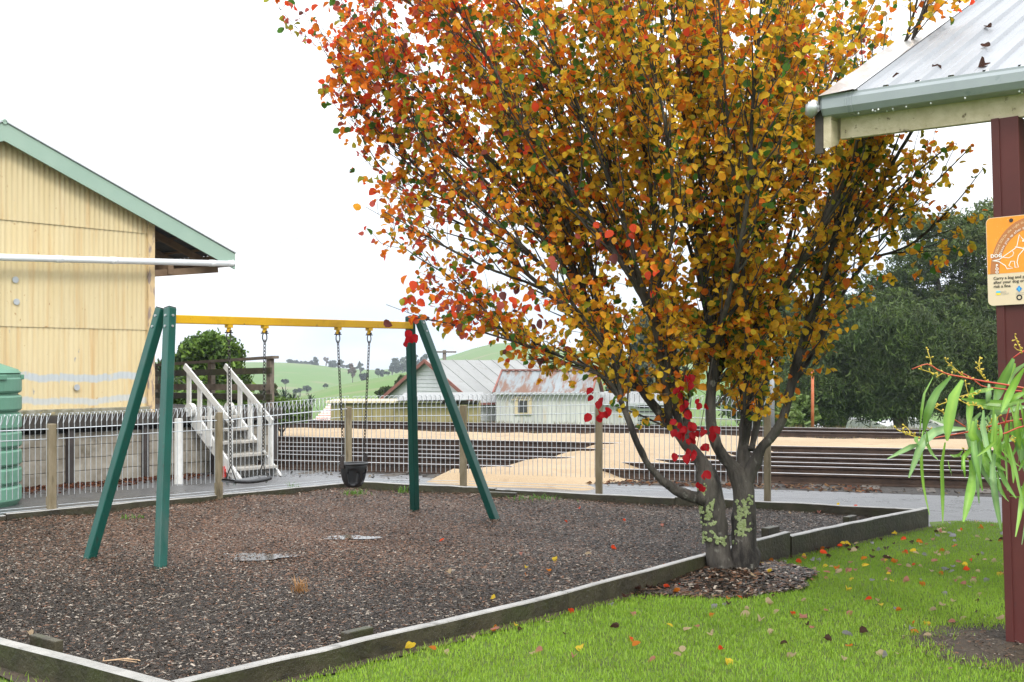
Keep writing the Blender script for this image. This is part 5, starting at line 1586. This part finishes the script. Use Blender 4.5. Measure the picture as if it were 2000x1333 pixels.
LP = np.array([tuple(p) for p in leaf_P]); LD = np.array([tuple(p) for p in leaf_D]); LN = np.array([tuple(p) for p in leaf_N]); LC = np.array(leaf_C); LS = np.array(leaf_S)
print('leaves', len(LP), 'twig faces', len(twig_m.f))
ppx = CX + F * LP[:, 0] / LP[:, 1]; ppy = YH - F * (LP[:, 2] - EYE) / LP[:, 1]
inview = (ppx > 640) & (ppx < 1900) & (ppy > 15) & (ppy < 960) & ~((ppx > 1600) & (ppy < 330))
score = np.where(inview, LS / LP[:, 1], 0)
order = np.argsort(-score)
pick = np.zeros(len(LP), bool); pick[order[:300]] = True
x, y, z = frames(LD, LN)
curl = RNG.uniform(.2, 2.2, len(LP))
V = place(LT, LP - np.array([TB.x, TB.y, 0]), x, y, z, LS, LS * RNG.uniform(.85, 1.1, len(LP)), LS * curl)
rest = ~pick
me = np_mesh('crown', V[rest].reshape(-1, 3), LF, 10, LC[rest])
crown = tag(link('crown', me, M['leaf'], tree), kind='stuff')
# the leaves nearest the viewer, one object each, sharing a few coloured meshes
def leaf_mesh(col, curl_, name='leaf'):
    tv = LT * np.array([1, 1, curl_]); return np_mesh(name, tv, LF, 10, [col])
groups = {}
pid = np.where(pick)[0]
keys = list(PAL.keys()); palarr = np.array([PAL[k] for k in keys])
lmesh = {}
for i in pid:
    k = int(np.argmin(((palarr - LC[i]) ** 2).sum(1))); cv = int(curl[i] * 1.5)
    if (k, cv) not in lmesh:
        lmesh[(k, cv)] = leaf_mesh(PAL[keys[k]], .5 + cv * .45); lmesh[(k, cv)].materials.append(M['leaf'])
    o = bpy.data.objects.new('leaf', lmesh[(k, cv)]); COL.objects.link(o); o.parent = crown
    mt = Matrix(((x[i][0], y[i][0], z[i][0]), (x[i][1], y[i][1], z[i][1]), (x[i][2], y[i][2], z[i][2]))).to_4x4()
    o.matrix_local = Matrix.Translation(Vector(LP[i]) - Vector((TB.x, TB.y, 0))) @ mt @ Matrix.Scale(float(LS[i]), 4)

# ------------------------------------------------------------------ fallen leaves
FK = {'yellow': (PAL['yellow'], 'yellow'), 'orange': ((.55, .17, .02), 'orange'), 'pink': ((.46, .20, .15), 'pale pink'), 'cream': ((.50, .38, .24), 'pale tan'), 'brown': ((.07, .035, .025), 'dark brown'), 'red': (PAL['redo'], 'red'), 'grey': ((.30, .29, .30), 'silvery grey')}
fmesh = {}
for k, (c, _) in FK.items():
    fmesh[k] = []
    for q in range(3):
        tv = LT.copy(); tv[:, 2] = tv[:, 2] * (1.4 + q) + .12 * np.cos(tv[:, 0] * (4 + q)) - .08
        me = np_mesh('fallen_leaf', tv, LF, 10, [c]); me.materials.append(M['leaf']); fmesh[k].append(me)
FR_ = random.Random(17)
def fall(p, where, wgrp, z, kinds, size=(.034, .064)):
    k = FR_.choice(kinds)
    o = bpy.data.objects.new('fallen_leaf', FR_.choice(fmesh[k])); COL.objects.link(o)
    s = FR_.uniform(*size)
    o.matrix_world = Matrix.Translation(Vector((p[0], p[1], z))) @ Euler((FR_.gauss(0, .35), FR_.gauss(0, .35), FR_.uniform(0, 6.28))).to_matrix().to_4x4() @ Matrix.Scale(s, 4)
    tag(o, f'{FK[k][1]} fallen leaf lying {where}', 'leaf', f'{FK[k][1]} fallen leaves {wgrp}')
cnt = 0
while cnt < 205:
    px = FR_.uniform(640, 1975); py = FR_.uniform(1022, 1330)
    if FR_.random() < .35: px = FR_.uniform(1450, 1975); py = FR_.uniform(1024, 1160)
    p = G(px, py)
    v = np.array([[p.x, p.y]])
    if edge_dist(v)[0] < .10 or not in_poly(v, lawn_poly)[0]: continue
    rr_ = float(ring_r(p.x, p.y))
    if rr_ < 1.0: continue
    if (p - POST).length < .45: continue
    if (p - POST).length < 1.4: zn = ('on the lawn close to the dark red post', 'on the lawn by the post')
    elif (p - TB).length < 1.75: zn = ('on the lawn just outside the bark ring of the tree', 'on the lawn by the tree')
    elif p.y > 10.3: zn = ('on the far end of the lawn towards the wet path', 'on the far lawn')
    elif px < 1250: zn = ('on the lawn at lower left, along the front edging', 'on the lower left lawn')
    elif p.y > 8.2: zn = ('on the middle of the lawn, right of the tree', 'on the middle lawn')
    else: zn = ('on the lawn in the near foreground', 'on the near lawn')
    fall(p, zn[0], zn[1], .026 + float(lawn_h(p.x, p.y)), ['yellow', 'orange', 'pink', 'pink', 'cream', 'cream', 'cream', 'brown', 'brown', 'red', 'grey', 'grey']); cnt += 1
for i in range(16):
    a = FR_.uniform(0, 6.28); q = ringc + UX * math.cos(a) * FR_.uniform(.35, .95) + VX * math.sin(a) * FR_.uniform(.3, .6)
    fall(q, 'on the bark ring around the tree', 'around the trunk', float(ring_h(q.x, q.y)) + .02, ['yellow', 'orange', 'cream', 'brown'])
for i in range(26):
    t = FR_.uniform(.03, .98); q = near_edge(t) + Vector((UX.y, -UX.x, 0)) * FR_.uniform(.05, .16)
    fall(q, 'against the outside of the timber edging', 'along the edging', .035 + float(lawn_h(q.x, q.y)), ['brown', 'brown', 'orange', 'yellow', 'red'])
for (px, py, k) in [(1085, 1100, 'yellow'), (1028, 1115, 'yellow'), (1070, 1121, 'orange'), (1027, 1133, 'orange'), (968, 1176, 'yellow'), (880, 1131, 'cream'), (1103, 1018, 'red'), (1217, 1018, 'red'), (1297, 1030, 'pink'), (1133, 1000, 'red'), (1193, 1072, 'red'), (1155, 1090, 'cream'), (1568, 993, 'yellow'), (1578, 995, 'orange'), (1640, 992, 'yellow'), (1676, 997, 'red'), (1490, 988, 'orange'), (1540, 1006, 'cream'), (868, 1060, 'red'), (1020, 1089, 'pink'), (55, 1233, 'cream'), (1285, 977, 'red'), (1220, 975, 'yellow'), (1600, 1002, 'pink')]:
    p = G(px, py, MUL); fall(p, 'on the bark mulch inside the edging', 'on the playground mulch', float(mulch_h(p.x, p.y)) + .022, [k])
for (lx, ly) in ((.25, .55), (.55, .35), (.12, .2), (.62, .05), (.95, .2), (.9, -.1), (.3, -.15), (.5, -.4), (1.1, .5), (.18, .75)):
    q = SP + UX * (x_e + lx) + VX * ly
    fall(q, 'on the steel roof of the shelter', 'on the shelter roof', rz(x_e + lx) + .03, ['brown', 'brown', 'orange'], (.05, .09))

# tufts of grass growing in the mulch
def tuft(p, n, h, sp_, col, label, z):
    m = MB(); 
    for i in range(n):
        a = FR_.uniform(0, 6.28); b = Vector((FR_.gauss(0, sp_), FR_.gauss(0, sp_ * .6), 0)); d = Vector((math.cos(a), math.sin(a), 0)); s = Vector((-d.y, d.x, 0)) * .004
        hh = h * FR_.uniform(.5, 1.1); t1 = b + d * hh * .3 + Vector((0, 0, hh * .6)); t2 = b + d * hh * .8 + Vector((0, 0, hh * .85))
        k = len(m.v); m.v += [tuple(b - s), tuple(b + s), tuple(t1 + s), tuple(t1 - s), tuple(t2)]; m.f += [(k, k + 1, k + 2, k + 3), (k + 3, k + 2, k + 4)]
    me = m.mesh('grass_tuft'); at = me.attributes.new('Col', 'FLOAT_COLOR', 'POINT'); at.data.foreach_set('color', np.tile(np.array([*col, 1], np.float32), len(me.vertices)))
    tag(link('grass_tuft', me, M['grass'], None, (p.x, p.y, z)), label, 'grass tuft', kind='stuff')
tuft(G(1045, 980, MUL), 110, .10, .16, (.09, .22, .02), 'bright green grass tuft by the back edging, right of the swing frame', MUL)
tuft(G(697, 968, MUL), 60, .09, .09, (.10, .22, .02), 'small green grass tuft under the bucket swing', MUL)
tuft(G(786, 963, MUL), 26, .10, .05, (.10, .22, .02), 'thin green grass tuft beside the rear swing leg', MUL)
tuft(G(572, 958, MUL), 22, .12, .03, (.10, .22, .02), 'upright green grass tuft against the left edging', MUL)
tuft(G(258, 1013, MUL), 26, .05, .06, (.09, .20, .02), 'low green weed left of the green swing legs', MUL)
tuft(G(585, 1160, MUL), 34, .13, .02, (.40, .22, .09), 'dry straw-coloured grass tuft in the mulch', MUL)
m = MB()
for (a, b) in (((668, 1292), (910, 1286)), ((668, 1292), (890, 1300)), ((672, 1292), (680, 1272)), ((740, 1283), (915, 1290))):
    pa = G(a[0] * .3 + 0, 1333 - (1277 - a[1]) * .3 - 4, MUL) if False else G(a[0] * .3, 950 + a[1] * .3 * .99 - 42, MUL + .01); pb = G(b[0] * .3, 950 + b[1] * .3 * .99 - 42, MUL + .02)
    m.tube([pa, pa.lerp(pb, .5) + Vector((0, 0, .01)), pb], .003, 4)
me = m.mesh('dry_twigs'); at = me.attributes.new('Col', 'FLOAT_COLOR', 'POINT'); at.data.foreach_set('color', np.tile(np.array([.40, .27, .16, 1], np.float32), len(me.vertices)))
tag(link('dry_twigs', me, M['chip']), 'bleached dry twigs on the mulch near the bottom left corner', 'twigs')

# ------------------------------------------------------------------ background trees
QT = np.array([(-.5, -.5, 0), (.5, -.4, .1), (.55, .5, 0), (-.4, .5, -.1)])
QF = [(0, 1, 2, 3)]
BR = np.random.default_rng(21)
def far_tree(name, label, base, blobs, n, size, cols, trunk=None, aspect=1.0, droop=0.0, group=None, cat='tree', fill=.35, bark='far_bark', clump=.13):
    """blobs: list of (centre, radii); leaf faces clumped through each blob's volume"""
    base = Vector(base)
    e = empty(name, base, 0, label, cat, group)
    vol = np.array([r[0] * r[1] * r[2] for _, r in blobs]) ** (2 / 3); vol = vol / vol.sum()
    P, Cc = [], []
    cols = np.array(cols)
    for (c, r_), w in zip(blobs, vol):
        k = max(8, int(n * w)); nc = max(6, k // 26)
        d = BR.normal(0, 1, (nc, 3)); d = unit(d); rad = BR.uniform(fill, 1.0, (nc, 1)) ** .6
        cc = np.array(c) + d * rad * np.array(r_)
        idx = BR.integers(0, nc, k)
        p = cc[idx] + BR.normal(0, 1, (k, 3)) * np.array(r_) * clump
        P.append(p); tint = BR.uniform(0, 1, nc)
        tc_ = cols[(tint * len(cols)).astype(int)]; Cc.append(tc_[idx] * BR.uniform(.7, 1.25, (k, 1)))
    P = np.vstack(P); Cc = np.vstack(Cc); k = len(P)
    d = unit(BR.normal(0, 1, (k, 3)) + np.array([0, 0, -droop])); nr = unit(BR.normal(0, 1, (k, 3)) + np.array([0, -.3, .5]))
    x, y, z = frames(d, nr); s = size * BR.uniform(.6, 1.4, k)
    V = place(QT, P - np.array(base), x, y, z, s * aspect, s / aspect ** .7, s)
    link('crown', np_mesh('crown', V.reshape(-1, 3), QF, 4, Cc), M['far_leaf'], e)
    m = MB(); tr = trunk or .2
    top = max(c[2] for c, _ in blobs)
    m.tube([(0, 0, -.3), (0, 0, (top - base.z) * .4), (tr * .5, 0, (top - base.z) * .85)], [tr * 1.2, tr * .8, tr * .3], 8)
    for (c, r_) in blobs:
        q = Vector(c) - base; h = max(.1, q.z * .45)
        m.tube([(0, 0, h * .7), Vector((q.x * .5, q.y * .5, (h + q.z) * .5)), q + Vector((r_[0] * .4, 0, r_[2] * .4))], [tr * .5, tr * .35, tr * .12], 6)
    m.build('trunk', M[bark], e)
    return e
def gz(p): return float(ground_z(p.x, p.y))
def blob(px, py, Y, rx, rz_, ry=None):
    c = W(px, py, Y); s = Y / F
    return (tuple(c), (rx * s, (ry or rx) * s, rz_ * s))
DARK = [(.030, .055, .012), (.050, .084, .017), (.082, .122, .026), (.038, .055, .015)]
OLIV = [(.05, .08, .022), (.08, .115, .03), (.11, .14, .04)]
def base(px, Y): 
    p = W(px, 800, Y); p.z = gz(p); return p
g_ = 'dark trees beyond the railway'
far_tree('casuarina_tree', 'dense dark green tree at the left end of the row, behind the rusty pole', base(1625, 47), [blob(1625, 690, 47, 75, 85), blob(1575, 630, 48, 32, 40), blob(1660, 605, 48, 40, 30), blob(1600, 770, 46, 75, 62), blob(1690, 745, 47, 70, 75)], 56000, .065, DARK, .3, 2.6, .8, g_, 'tree', .3, 'far_bark', .11)
far_tree('casuarina_tree', 'broad dark green weeping tree in the middle of the row', base(1760, 45), [blob(1750, 670, 45, 95, 80), blob(1745, 590, 46, 38, 24), blob(1810, 612, 46, 36, 26), blob(1770, 748, 45, 105, 72), blob(1700, 640, 46, 60, 50)], 68000, .062, DARK, .3, 2.8, .9, g_, 'tree', .3, 'far_bark', .11)
far_tree('casuarina_tree', 'dark green tree beside the shelter post at the right end', base(1900, 46), [blob(1890, 690, 46, 100, 70), blob(1870, 620, 47, 40, 28), blob(1940, 625, 47, 36, 30), blob(1920, 755, 46, 100, 66), blob(2050, 720, 46, 90, 90)], 60000, .062, DARK, .3, 2.8, .8, g_, 'tree', .3, 'far_bark', .11)
far_tree('gum_tree', 'tall open eucalypt with gnarled limbs rising above the dark trees', base(1880, 56), [blob(1880, 470, 56, 90, 60), blob(1800, 520, 56, 65, 50), blob(1930, 560, 56, 80, 50), blob(1840, 590, 57, 95, 36), blob(1950, 440, 57, 60, 60), blob(1790, 440, 57, 40, 34), blob(1730, 560, 57, 55, 36), blob(1700, 600, 57, 50, 30)], 36000, .085, OLIV + DARK[2:3], .42, 2.2, .5, None, 'tree', .15, 'far_bark', .085)
far_tree('gum_tree', 'grey-green eucalypt seen between the main stems of the autumn tree', base(1290, 60), [blob(1300, 660, 60, 70, 60), blob(1270, 730, 60, 60, 45), blob(1210, 745, 60, 28, 30)], 9000, .15, [(.05, .07, .04), (.08, .10, .06), (.10, .12, .075)], .25, 2, .5)
far_tree('gum_tree', 'dark eucalypt behind the right fork of the autumn tree', base(1500, 62), [blob(1440, 660, 62, 70, 60), blob(1530, 640, 62, 60, 60), blob(1520, 730, 60, 60, 70), blob(1480, 790, 58, 70, 45)], 24000, .13, OLIV, .25, 2.2, .5)
far_tree('shrub', 'light green shrub at the edge of the far track', base(1545, 34), [blob(1530, 822, 34, 40, 22), blob(1560, 805, 35, 30, 28)], 1600, .13, [(.09, .14, .03), (.13, .18, .05)], .05, 1.5, 0, None, 'shrub')
bl_ = W(1850, 700, 50)
# left: rounded evergreen, hedge, cordyline
LG = [(.055, .11, .014), (.085, .155, .02), (.12, .20, .03), (.03, .06, .012)]
p = W(410, 800, 27); p.z = -.03
far_tree('evergreen_tree', 'rounded glossy green tree behind the white stairs', p, [blob(408, 690, 27, 55, 38), blob(375, 705, 27, 36, 34), blob(440, 705, 27, 38, 40), blob(400, 745, 27, 75, 35), blob(450, 760, 27, 45, 40)], 20000, .058, LG, .14, 1.4)
p = W(550, 830, 25.5); p.z = -.03
far_tree('shrub', 'bushy light green shrub right of the platform railing', p, [blob(545, 800, 25.5, 45, 26), blob(585, 805, 25.5, 22, 20), blob(510, 800, 25.5, 30, 26)], 7000, .05, [(.10, .17, .025), (.14, .22, .04), (.06, .10, .02)], .04, 1.4, 0, None, 'shrub')
p = W(345, 830, 24); p.z = -.03
far_tree('shrub', 'dark green creeper hedge behind the platform boards', p, [blob(345, 790, 24, 50, 28), blob(450, 790, 24, 60, 26), blob(400, 800, 24, 50, 22)], 5200, .08, LG, .05, 1.4, 0, None, 'shrub')
# cordyline / palm heads: long strap leaves
def palm(name, label, b, heads, n, ln, col, tr=.07):
    e = empty(name, b, 0, label, 'palm'); 
    V, Cs = [], []
    for h in heads:
        for i in range(n):
            a = BR.uniform(0, 6.28); el = BR.uniform(-.5, 1.3); d = Vector((math.cos(a) * math.cos(el), math.sin(a) * math.cos(el), math.sin(el))); s = Vector((-math.sin(a), math.cos(a), 0)) * ln * .035
            L_ = ln * BR.uniform(.6, 1.1); q = Vector(h) - Vector(b); m1 = q + d * L_ * .55; m2 = q + d * L_ - Vector((0, 0, L_ * .28))
            V += [tuple(q - s * .5), tuple(q + s * .5), tuple(m1 + s), tuple(m1 - s), tuple(m2)]; Cs.append(np.array(col) * BR.uniform(.6, 1.3))
    link('crown', np_mesh('crown', V, GF, 5, Cs), M['far_leaf'], e)
    m = MB()
    for h in heads: q = Vector(h) - Vector(b); m.tube([(0, 0, 0), (q.x * .4, q.y * .4, q.z * .5), q], [tr, tr * .8, tr * .7], 7)
    m.build('trunk', M['far_bark'], e)
p = W(312, 830, 23); p.z = -.03
palm('cordyline', 'spiky cabbage palm between the shed corner and the green swing leg', p, [W(312, 725, 23), W(330, 745, 23), W(300, 760, 23.2)], 70, .42, (.06, .09, .03))
p = W(600, 800, 60); p.z = gz(p)
palm('palm_tree', 'dark spreading palm beyond the hedge, right one of the two', p, [W(607, 788, 60)], 60, .75, (.025, .045, .025), .15)
p = W(558, 800, 64); p.z = gz(p)
palm('palm_tree', 'dark spreading palm beyond the hedge, left one of the two', p, [W(555, 778, 64), W(572, 784, 64)], 60, .9, (.028, .05, .028), .15)
p = W(527, 800, 70); p.z = gz(p)
far_tree('far_shrub', 'olive brown shrub beside the platform railing post', p, [blob(527, 772, 70, 16, 20)], 700, .22, [(.10, .11, .04), (.07, .08, .03)], .08, 1.2, 0, None, 'shrub')
p = W(770, 790, 66); p.z = gz(p)
far_tree('far_shrub', 'dark bushy shrub at the left corner of the white gable building', p, [blob(765, 768, 66, 24, 12), blob(790, 748, 68, 14, 12)], 1300, .22, [(.045, .07, .02), (.07, .10, .035)], .1, 1.2, 0, None, 'shrub')
p = W(1225, 760, 75); p.z = gz(p)
far_tree('far_shrub', 'dark green bush above the low annexe roof', p, [blob(1225, 748, 75, 30, 22)], 1300, .25, DARK, .12, 1.2, 0, None, 'shrub')

# trees on the hills, each its own
BLU = [(.06, .085, .055), (.085, .11, .07), (.05, .07, .045)]
def hill_tree(px, pyb, Y, w, h, label, n=420, shape='round', name='hill_tree'):
    b = W(px, pyb, Y); b.z = min(b.z, gz(b) + .5)
    s = Y / F; top = pyb - h
    if shape == 'round': bl = [blob(px, pyb - h * .5, Y, w / 2, h * .48), blob(px - w * .25, pyb - h * .4, Y, w * .3, h * .35), blob(px + w * .25, pyb - h * .45, Y, w * .3, h * .38)]
    elif shape == 'tall': bl = [blob(px, pyb - h * .75, Y, w / 2, h * .24), blob(px - w * .2, pyb - h * .45, Y, w * .45, h * .2), blob(px + w * .25, pyb - h * .22, Y, w * .4, h * .18)]
    elif shape == 'umbrella': bl = [blob(px, pyb - h * .86, Y, w / 2, h * .14)]
    else: bl = [blob(px, pyb - h * .62, Y, w / 2, h * .40)]
    return far_tree(name, label, b, bl, n, 3.2 * s, BLU if shape != 'bare' else [(.16, .13, .11), (.20, .17, .15)], max(.25, 1.2 * s), 1.2, 0, None, 'tree', .25)
hill_tree(571, 711, 690, 20, 11, 'clipped round tree on the left hill crest', 500)
hill_tree(586, 712, 690, 8, 6, 'tiny bush next to the round crest tree', 160)
hill_tree(600, 713, 690, 14, 8, 'low tree on the crest, second clump from the left', 260)
hill_tree(615, 716, 680, 15, 17, 'ragged conifer on the left hill crest', 420, 'tall')
hill_tree(637, 713, 680, 9, 15, 'bare thin tree on the hill crest', 90, 'bare')
hill_tree(648, 721, 670, 14, 18, 'tree on the crest left of the second pair of chains', 380)
hill_tree(660, 716, 680, 20, 14, 'broad tree on the crest behind the chain of the bucket swing', 420)
hill_tree(676, 718, 690, 20, 5, 'low hedge of trees along the saddle of the hills', 260)
hill_tree(688, 746, 330, 14, 33, 'leafless pale tree standing in the valley paddock', 420, 'bare')
hill_tree(704, 725, 600, 11, 18, 'dark ragged tree above the valley, right of the leafless one', 360, 'tall')
hill_tree(711, 743, 400, 14, 18, 'grey-blue tree in the valley right of the leafless one', 420)
hill_tree(742, 735, 420, 19, 15, 'small grove at the top of the bright green paddock', 420)
hill_tree(757, 731, 420, 7, 5, 'tiny bush right of the small grove', 120)
hill_tree(786, 727, 560, 42, 30, 'large blue-green tree clump on the hill behind the swing leg', 1500)
hill_tree(822, 720, 560, 26, 28, 'blue-green tree clump just above the white gable', 800)
hill_tree(766, 728, 600, 10, 14, 'slender tree left of the large blue-green clump', 240, 'tall')
hill_tree(557, 768, 380, 13, 27, 'lone umbrella-shaped tree on the left paddock slope', 260, 'umbrella')
hill_tree(600, 764, 370, 15, 10, 'round bush in the hollow of the left paddock', 300)
hill_tree(585, 766, 370, 9, 6, 'smaller bush left of the round bush in the hollow', 160)
hill_tree(577, 767, 370, 8, 6, 'third bush of the hollow, leftmost', 140)
hill_tree(636, 755, 340, 9, 4, 'flat bush on the fold between the two hills', 120)
hill_tree(524, 757, 420, 9, 10, 'dark bush beside the railing post on the hill', 200)
# ------------------------------------------------------------------ gum sapling at the right, hanging leaves close to the camera
GY = 2.45
gb = Vector((1.42, 2.75, 0))
gum = empty('gum_sapling', gb, 0, 'young gum tree with long hanging green leaves and red stems, close at right', 'tree')
def C1(u, v, dy=0.0): return W(1700 + u * .3, 650 + v * .3, GY + dy) - gb
GR = random.Random(9)
m = MB().tube([(0, 0, 0), (.01, .0, .6), (-.01, .01, 1.2), (.03, .0, 1.8), (.06, .02, 2.3)], [.028, .025, .02, .014, .006], 10)
m.build('trunk', M['pale_bark'], gum, smooth=True)
def stem(pts, r0, r1, dy=0.0):
    P_ = [C1(u, v, dy) for u, v in pts]
    if pts[0][0] >= 1300: P_ = [Vector((0, 0, P_[0].z - .12))] + P_
    C = catmull([tuple(p) for p in P_], .01)
    n = len(C); MB().tube([Vector(q) for q in C], [r0 + (r1 - r0) * i / (n - 1) for i in range(n)], 7).build('stem', M['gum_stem'], gum, smooth=True)
stem([(1440, 420), (1200, 400), (1000, 362), (880, 340), (740, 318), (600, 290), (500, 270), (430, 238), (370, 205), (270, 238)], .0045, .0012)
stem([(1440, 500), (1200, 520), (1000, 560), (900, 578), (830, 600)], .004, .0016, .04)
stem([(1300, 560), (1100, 590), (960, 620), (880, 655), (790, 668)], .003, .0014, -.03)
stem([(900, 578), (760, 615), (620, 650), (480, 675), (390, 692)], .0022, .0012, .02)
stem([(1300, 300), (1120, 90), (1000, 120), (930, 165)], .003, .0014, -.02)
stem([(1000, 385), (800, 360), (720, 345), (650, 290), (560, 250)], .0016, .001, .02)
stem([(905, 490), (885, 560), (870, 620)], .0016, .001)
stem([(620, 615), (560, 575), (500, 535), (420, 490)], .0014, .0009, .01)
GTW = [(408, 292, 355, 400, 340, 500, 322, 668, 45), (525, 285, 440, 380, 378, 520, 345, 660, 60), (600, 310, 545, 420, 515, 560, 500, 705, 72), (340, 640, 330, 800, 345, 1000, 385, 1188, 22), (365, 640, 370, 730, 400, 790, 440, 830, 26), (620, 625, 480, 630, 350, 700, 250, 945, 55), (330, 725, 260, 745, 200, 775, 110, 822, 34), (485, 715, 460, 850, 465, 1050, 470, 1240, 54), (930, 170, 880, 270, 830, 370, 800, 450, 84), (1000, 230, 940, 320, 890, 420, 850, 520, 56), (1010, 442, 850, 462, 700, 452, 590, 430, 44), (800, 365, 750, 375, 700, 388, 640, 408, 36), (720, 520, 640, 600, 660, 760, 790, 1010, 60), (735, 505, 730, 620, 755, 740, 792, 845, 42), (650, 830, 668, 930, 640, 1080, 605, 1232, 60), (815, 735, 795, 870, 810, 1050, 850, 1285, 42), (885, 560, 870, 700, 880, 850, 890, 1030, 32), (900, 720, 930, 850, 960, 1000, 1000, 1150, 52), (960, 655, 968, 740, 985, 820, 1010, 920, 54), (700, 615, 720, 760, 770, 900, 885, 1085, 46), (1010, 482, 900, 500, 800, 520, 735, 565, 52), (665, 355, 652, 450, 645, 540, 640, 640, 48), (772, 335, 768, 400, 764, 440, 760, 480, 40), (610, 800, 608, 850, 612, 900, 616, 945, 18), (505, 835, 510, 870, 518, 900, 528, 932, 20), (1010, 960, 985, 1090, 970, 1200, 945, 1330, 34), (985, 1000, 1000, 1120, 1005, 1250, 985, 1380, 40), (600, 770, 575, 800, 545, 805, 515, 795, 22), (940, 200, 920, 260, 905, 300, 900, 340, 50), (1010, 200, 960, 230, 930, 270, 905, 330, 44), (1000, 600, 980, 680, 970, 760, 960, 860, 40), (760, 540, 800, 620, 830, 700, 850, 800, 40), (690, 470, 760, 480, 850, 490, 930, 480, 46), (1010, 390, 960, 410, 900, 440, 840, 470, 40), (310, 680, 295, 690, 300, 715, 320, 740, 30), (690, 560, 670, 700, 690, 850, 730, 1030, 40), (850, 760, 830, 850, 880, 980, 950, 1080, 34), (1060, 1060, 1010, 1070, 960, 1072, 905, 1066, 20), (820, 900, 840, 1000, 850, 1050, 900, 1100, 30)]
for (k_) in range(18):
    u = GR.uniform(640, 1010); v = GR.uniform(430, 700); l_ = GR.uniform(250, 430)
    GTW.append((u, v, u + GR.gauss(0, 30), v + l_ * .33, u + GR.gauss(0, 40), v + l_ * .66, u + GR.gauss(10, 60), v + l_, GR.uniform(28, 55)))
for (k_) in range(26):
    u = GR.uniform(1030, 1500); v = GR.uniform(250, 800); l_ = GR.uniform(250, 480)
    GTW.append((u, v, u + GR.gauss(0, 40), v + l_ * .33, u + GR.gauss(0, 50), v + l_ * .66, u + GR.gauss(0, 80), v + l_, GR.uniform(30, 60)))
for i, (a, b, c, d, e_, f_, g2, h, wd_) in enumerate(GTW):
    dy = GR.gauss(0, .05); tw = GR.gauss(0, .5)
    P_ = [C1(a, b, dy), C1(c, d, dy + GR.gauss(0, .012)), C1(e_, f_, dy + GR.gauss(0, .02)), C1(g2, h, dy + GR.gauss(0, .03))]
    C = catmull([tuple(p) for p in P_], .022); n = len(C)
    w0 = wd_ * .3 * GY / F * .5
    m = MB(); rows = []
    for k in range(n):
        t = k / (n - 1); tang = Vector(C[min(k + 1, n - 1)]) - Vector(C[max(k - 1, 0)]); tang.normalize()
        vw = Vector((math.sin(tw), -math.cos(tw), .2)); s = tang.cross(vw).normalized()
        nn2 = s.cross(tang)
        wk = w0 * (math.sin(math.pi * min(1, (t * .93 + .03)) ** .8) ** .75 + .02)
        q = Vector(C[k]); rows.append([tuple(q - s * wk + nn2 * wk * .25), tuple(q - s * wk * .08), tuple(q + s * wk * .08), tuple(q + s * wk + nn2 * wk * .25)])
    m.grid(rows)
    me = m.mesh('leaf', True)
    base_c = np.array([(.14, .30, .045), (.17, .34, .055), (.11, .25, .05), (.17, .31, .13)][GR.choice([0, 0, 1, 1, 2, 3])]) * GR.uniform(.85, 1.15)
    cc_ = np.ones((n, 4, 4), np.float32); cc_[:, :, :3] = base_c; cc_[:, 1:3, :3] = base_c * np.array([1.6, 1.35, 1.3])
    at = me.attributes.new('Col', 'FLOAT_COLOR', 'POINT'); at.data.foreach_set('color', cc_.ravel())
    link('leaf', me, M['gum_leaf'], gum)
# yellow bud sprays
def spray(pts, dy=0.0):
    P_ = [C1(u, v, dy) for u, v in pts]; C = [Vector(q) for q in catmull([tuple(p) for p in P_], .006)]
    m = MB(); m.tube(C, .0009, 5)
    for k, q in enumerate(C):
        if k % 2 == 0 or k == len(C) - 1:
            for rep in range(2):
                d = Vector((GR.gauss(0, 1), GR.gauss(0, 1), GR.gauss(0, 1) + .4)).normalized(); a = q + d * .005
                m.tube([q, a, a + d * .002, a + d * .004], [.0007, .0012, .0021, .0006], 5)
    m.build('bud_spray', M['gum_bud'], gum, smooth=True)
for s_ in ([(400, 212), (388, 165), (372, 120)], [(570, 252), (530, 218), (490, 185)], [(440, 272), (390, 258), (335, 242)], [(530, 278), (480, 262), (440, 285)], [(750, 312), (715, 262), (690, 228)], [(715, 250), (705, 210), (710, 175)], [(500, 535), (460, 510), (420, 488)], [(330, 685), (250, 665), (172, 630)], [(290, 670), (255, 640), (230, 612)], [(990, 122), (960, 70), (940, 22)], [(985, 120), (955, 112), (935, 92)], [(650, 300), (600, 280), (560, 245)], [(700, 395), (640, 402), (570, 420)], [(720, 475), (650, 470), (600, 450)], [(640, 402), (628, 370), (620, 335)], [(830, 550), (800, 570), (770, 600)], [(760, 640), (800, 655), (830, 640)], [(910, 690), (925, 670), (935, 690)], [(615, 770), (620, 800), (630, 825)], [(700, 620), (720, 610), (690, 600)], [(400, 640), (380, 625), (360, 610)], [(500, 450), (450, 470), (415, 490)]):
    spray(s_, GR.gauss(0, .02))

# ------------------------------------------------------------------ thin air haze over the valley
hz = bpy.data.materials.new('haze_air'); hz.use_nodes = True
t = hz.node_tree; t.nodes.clear()
o = t.nodes.new('ShaderNodeOutputMaterial'); pv = t.nodes.new('ShaderNodeVolumePrincipled')
pv.inputs['Color'].default_value = (.80, .88, 1.0, 1); pv.inputs['Density'].default_value = .00035
t.links.new(pv.outputs[0], o.inputs['Volume'])
m = MB().box((0, 300, 0), (2600, 2600, 100))
HZ = m.build('haze', hz); HZ.location.z = 5
tag(HZ, kind='stuff')
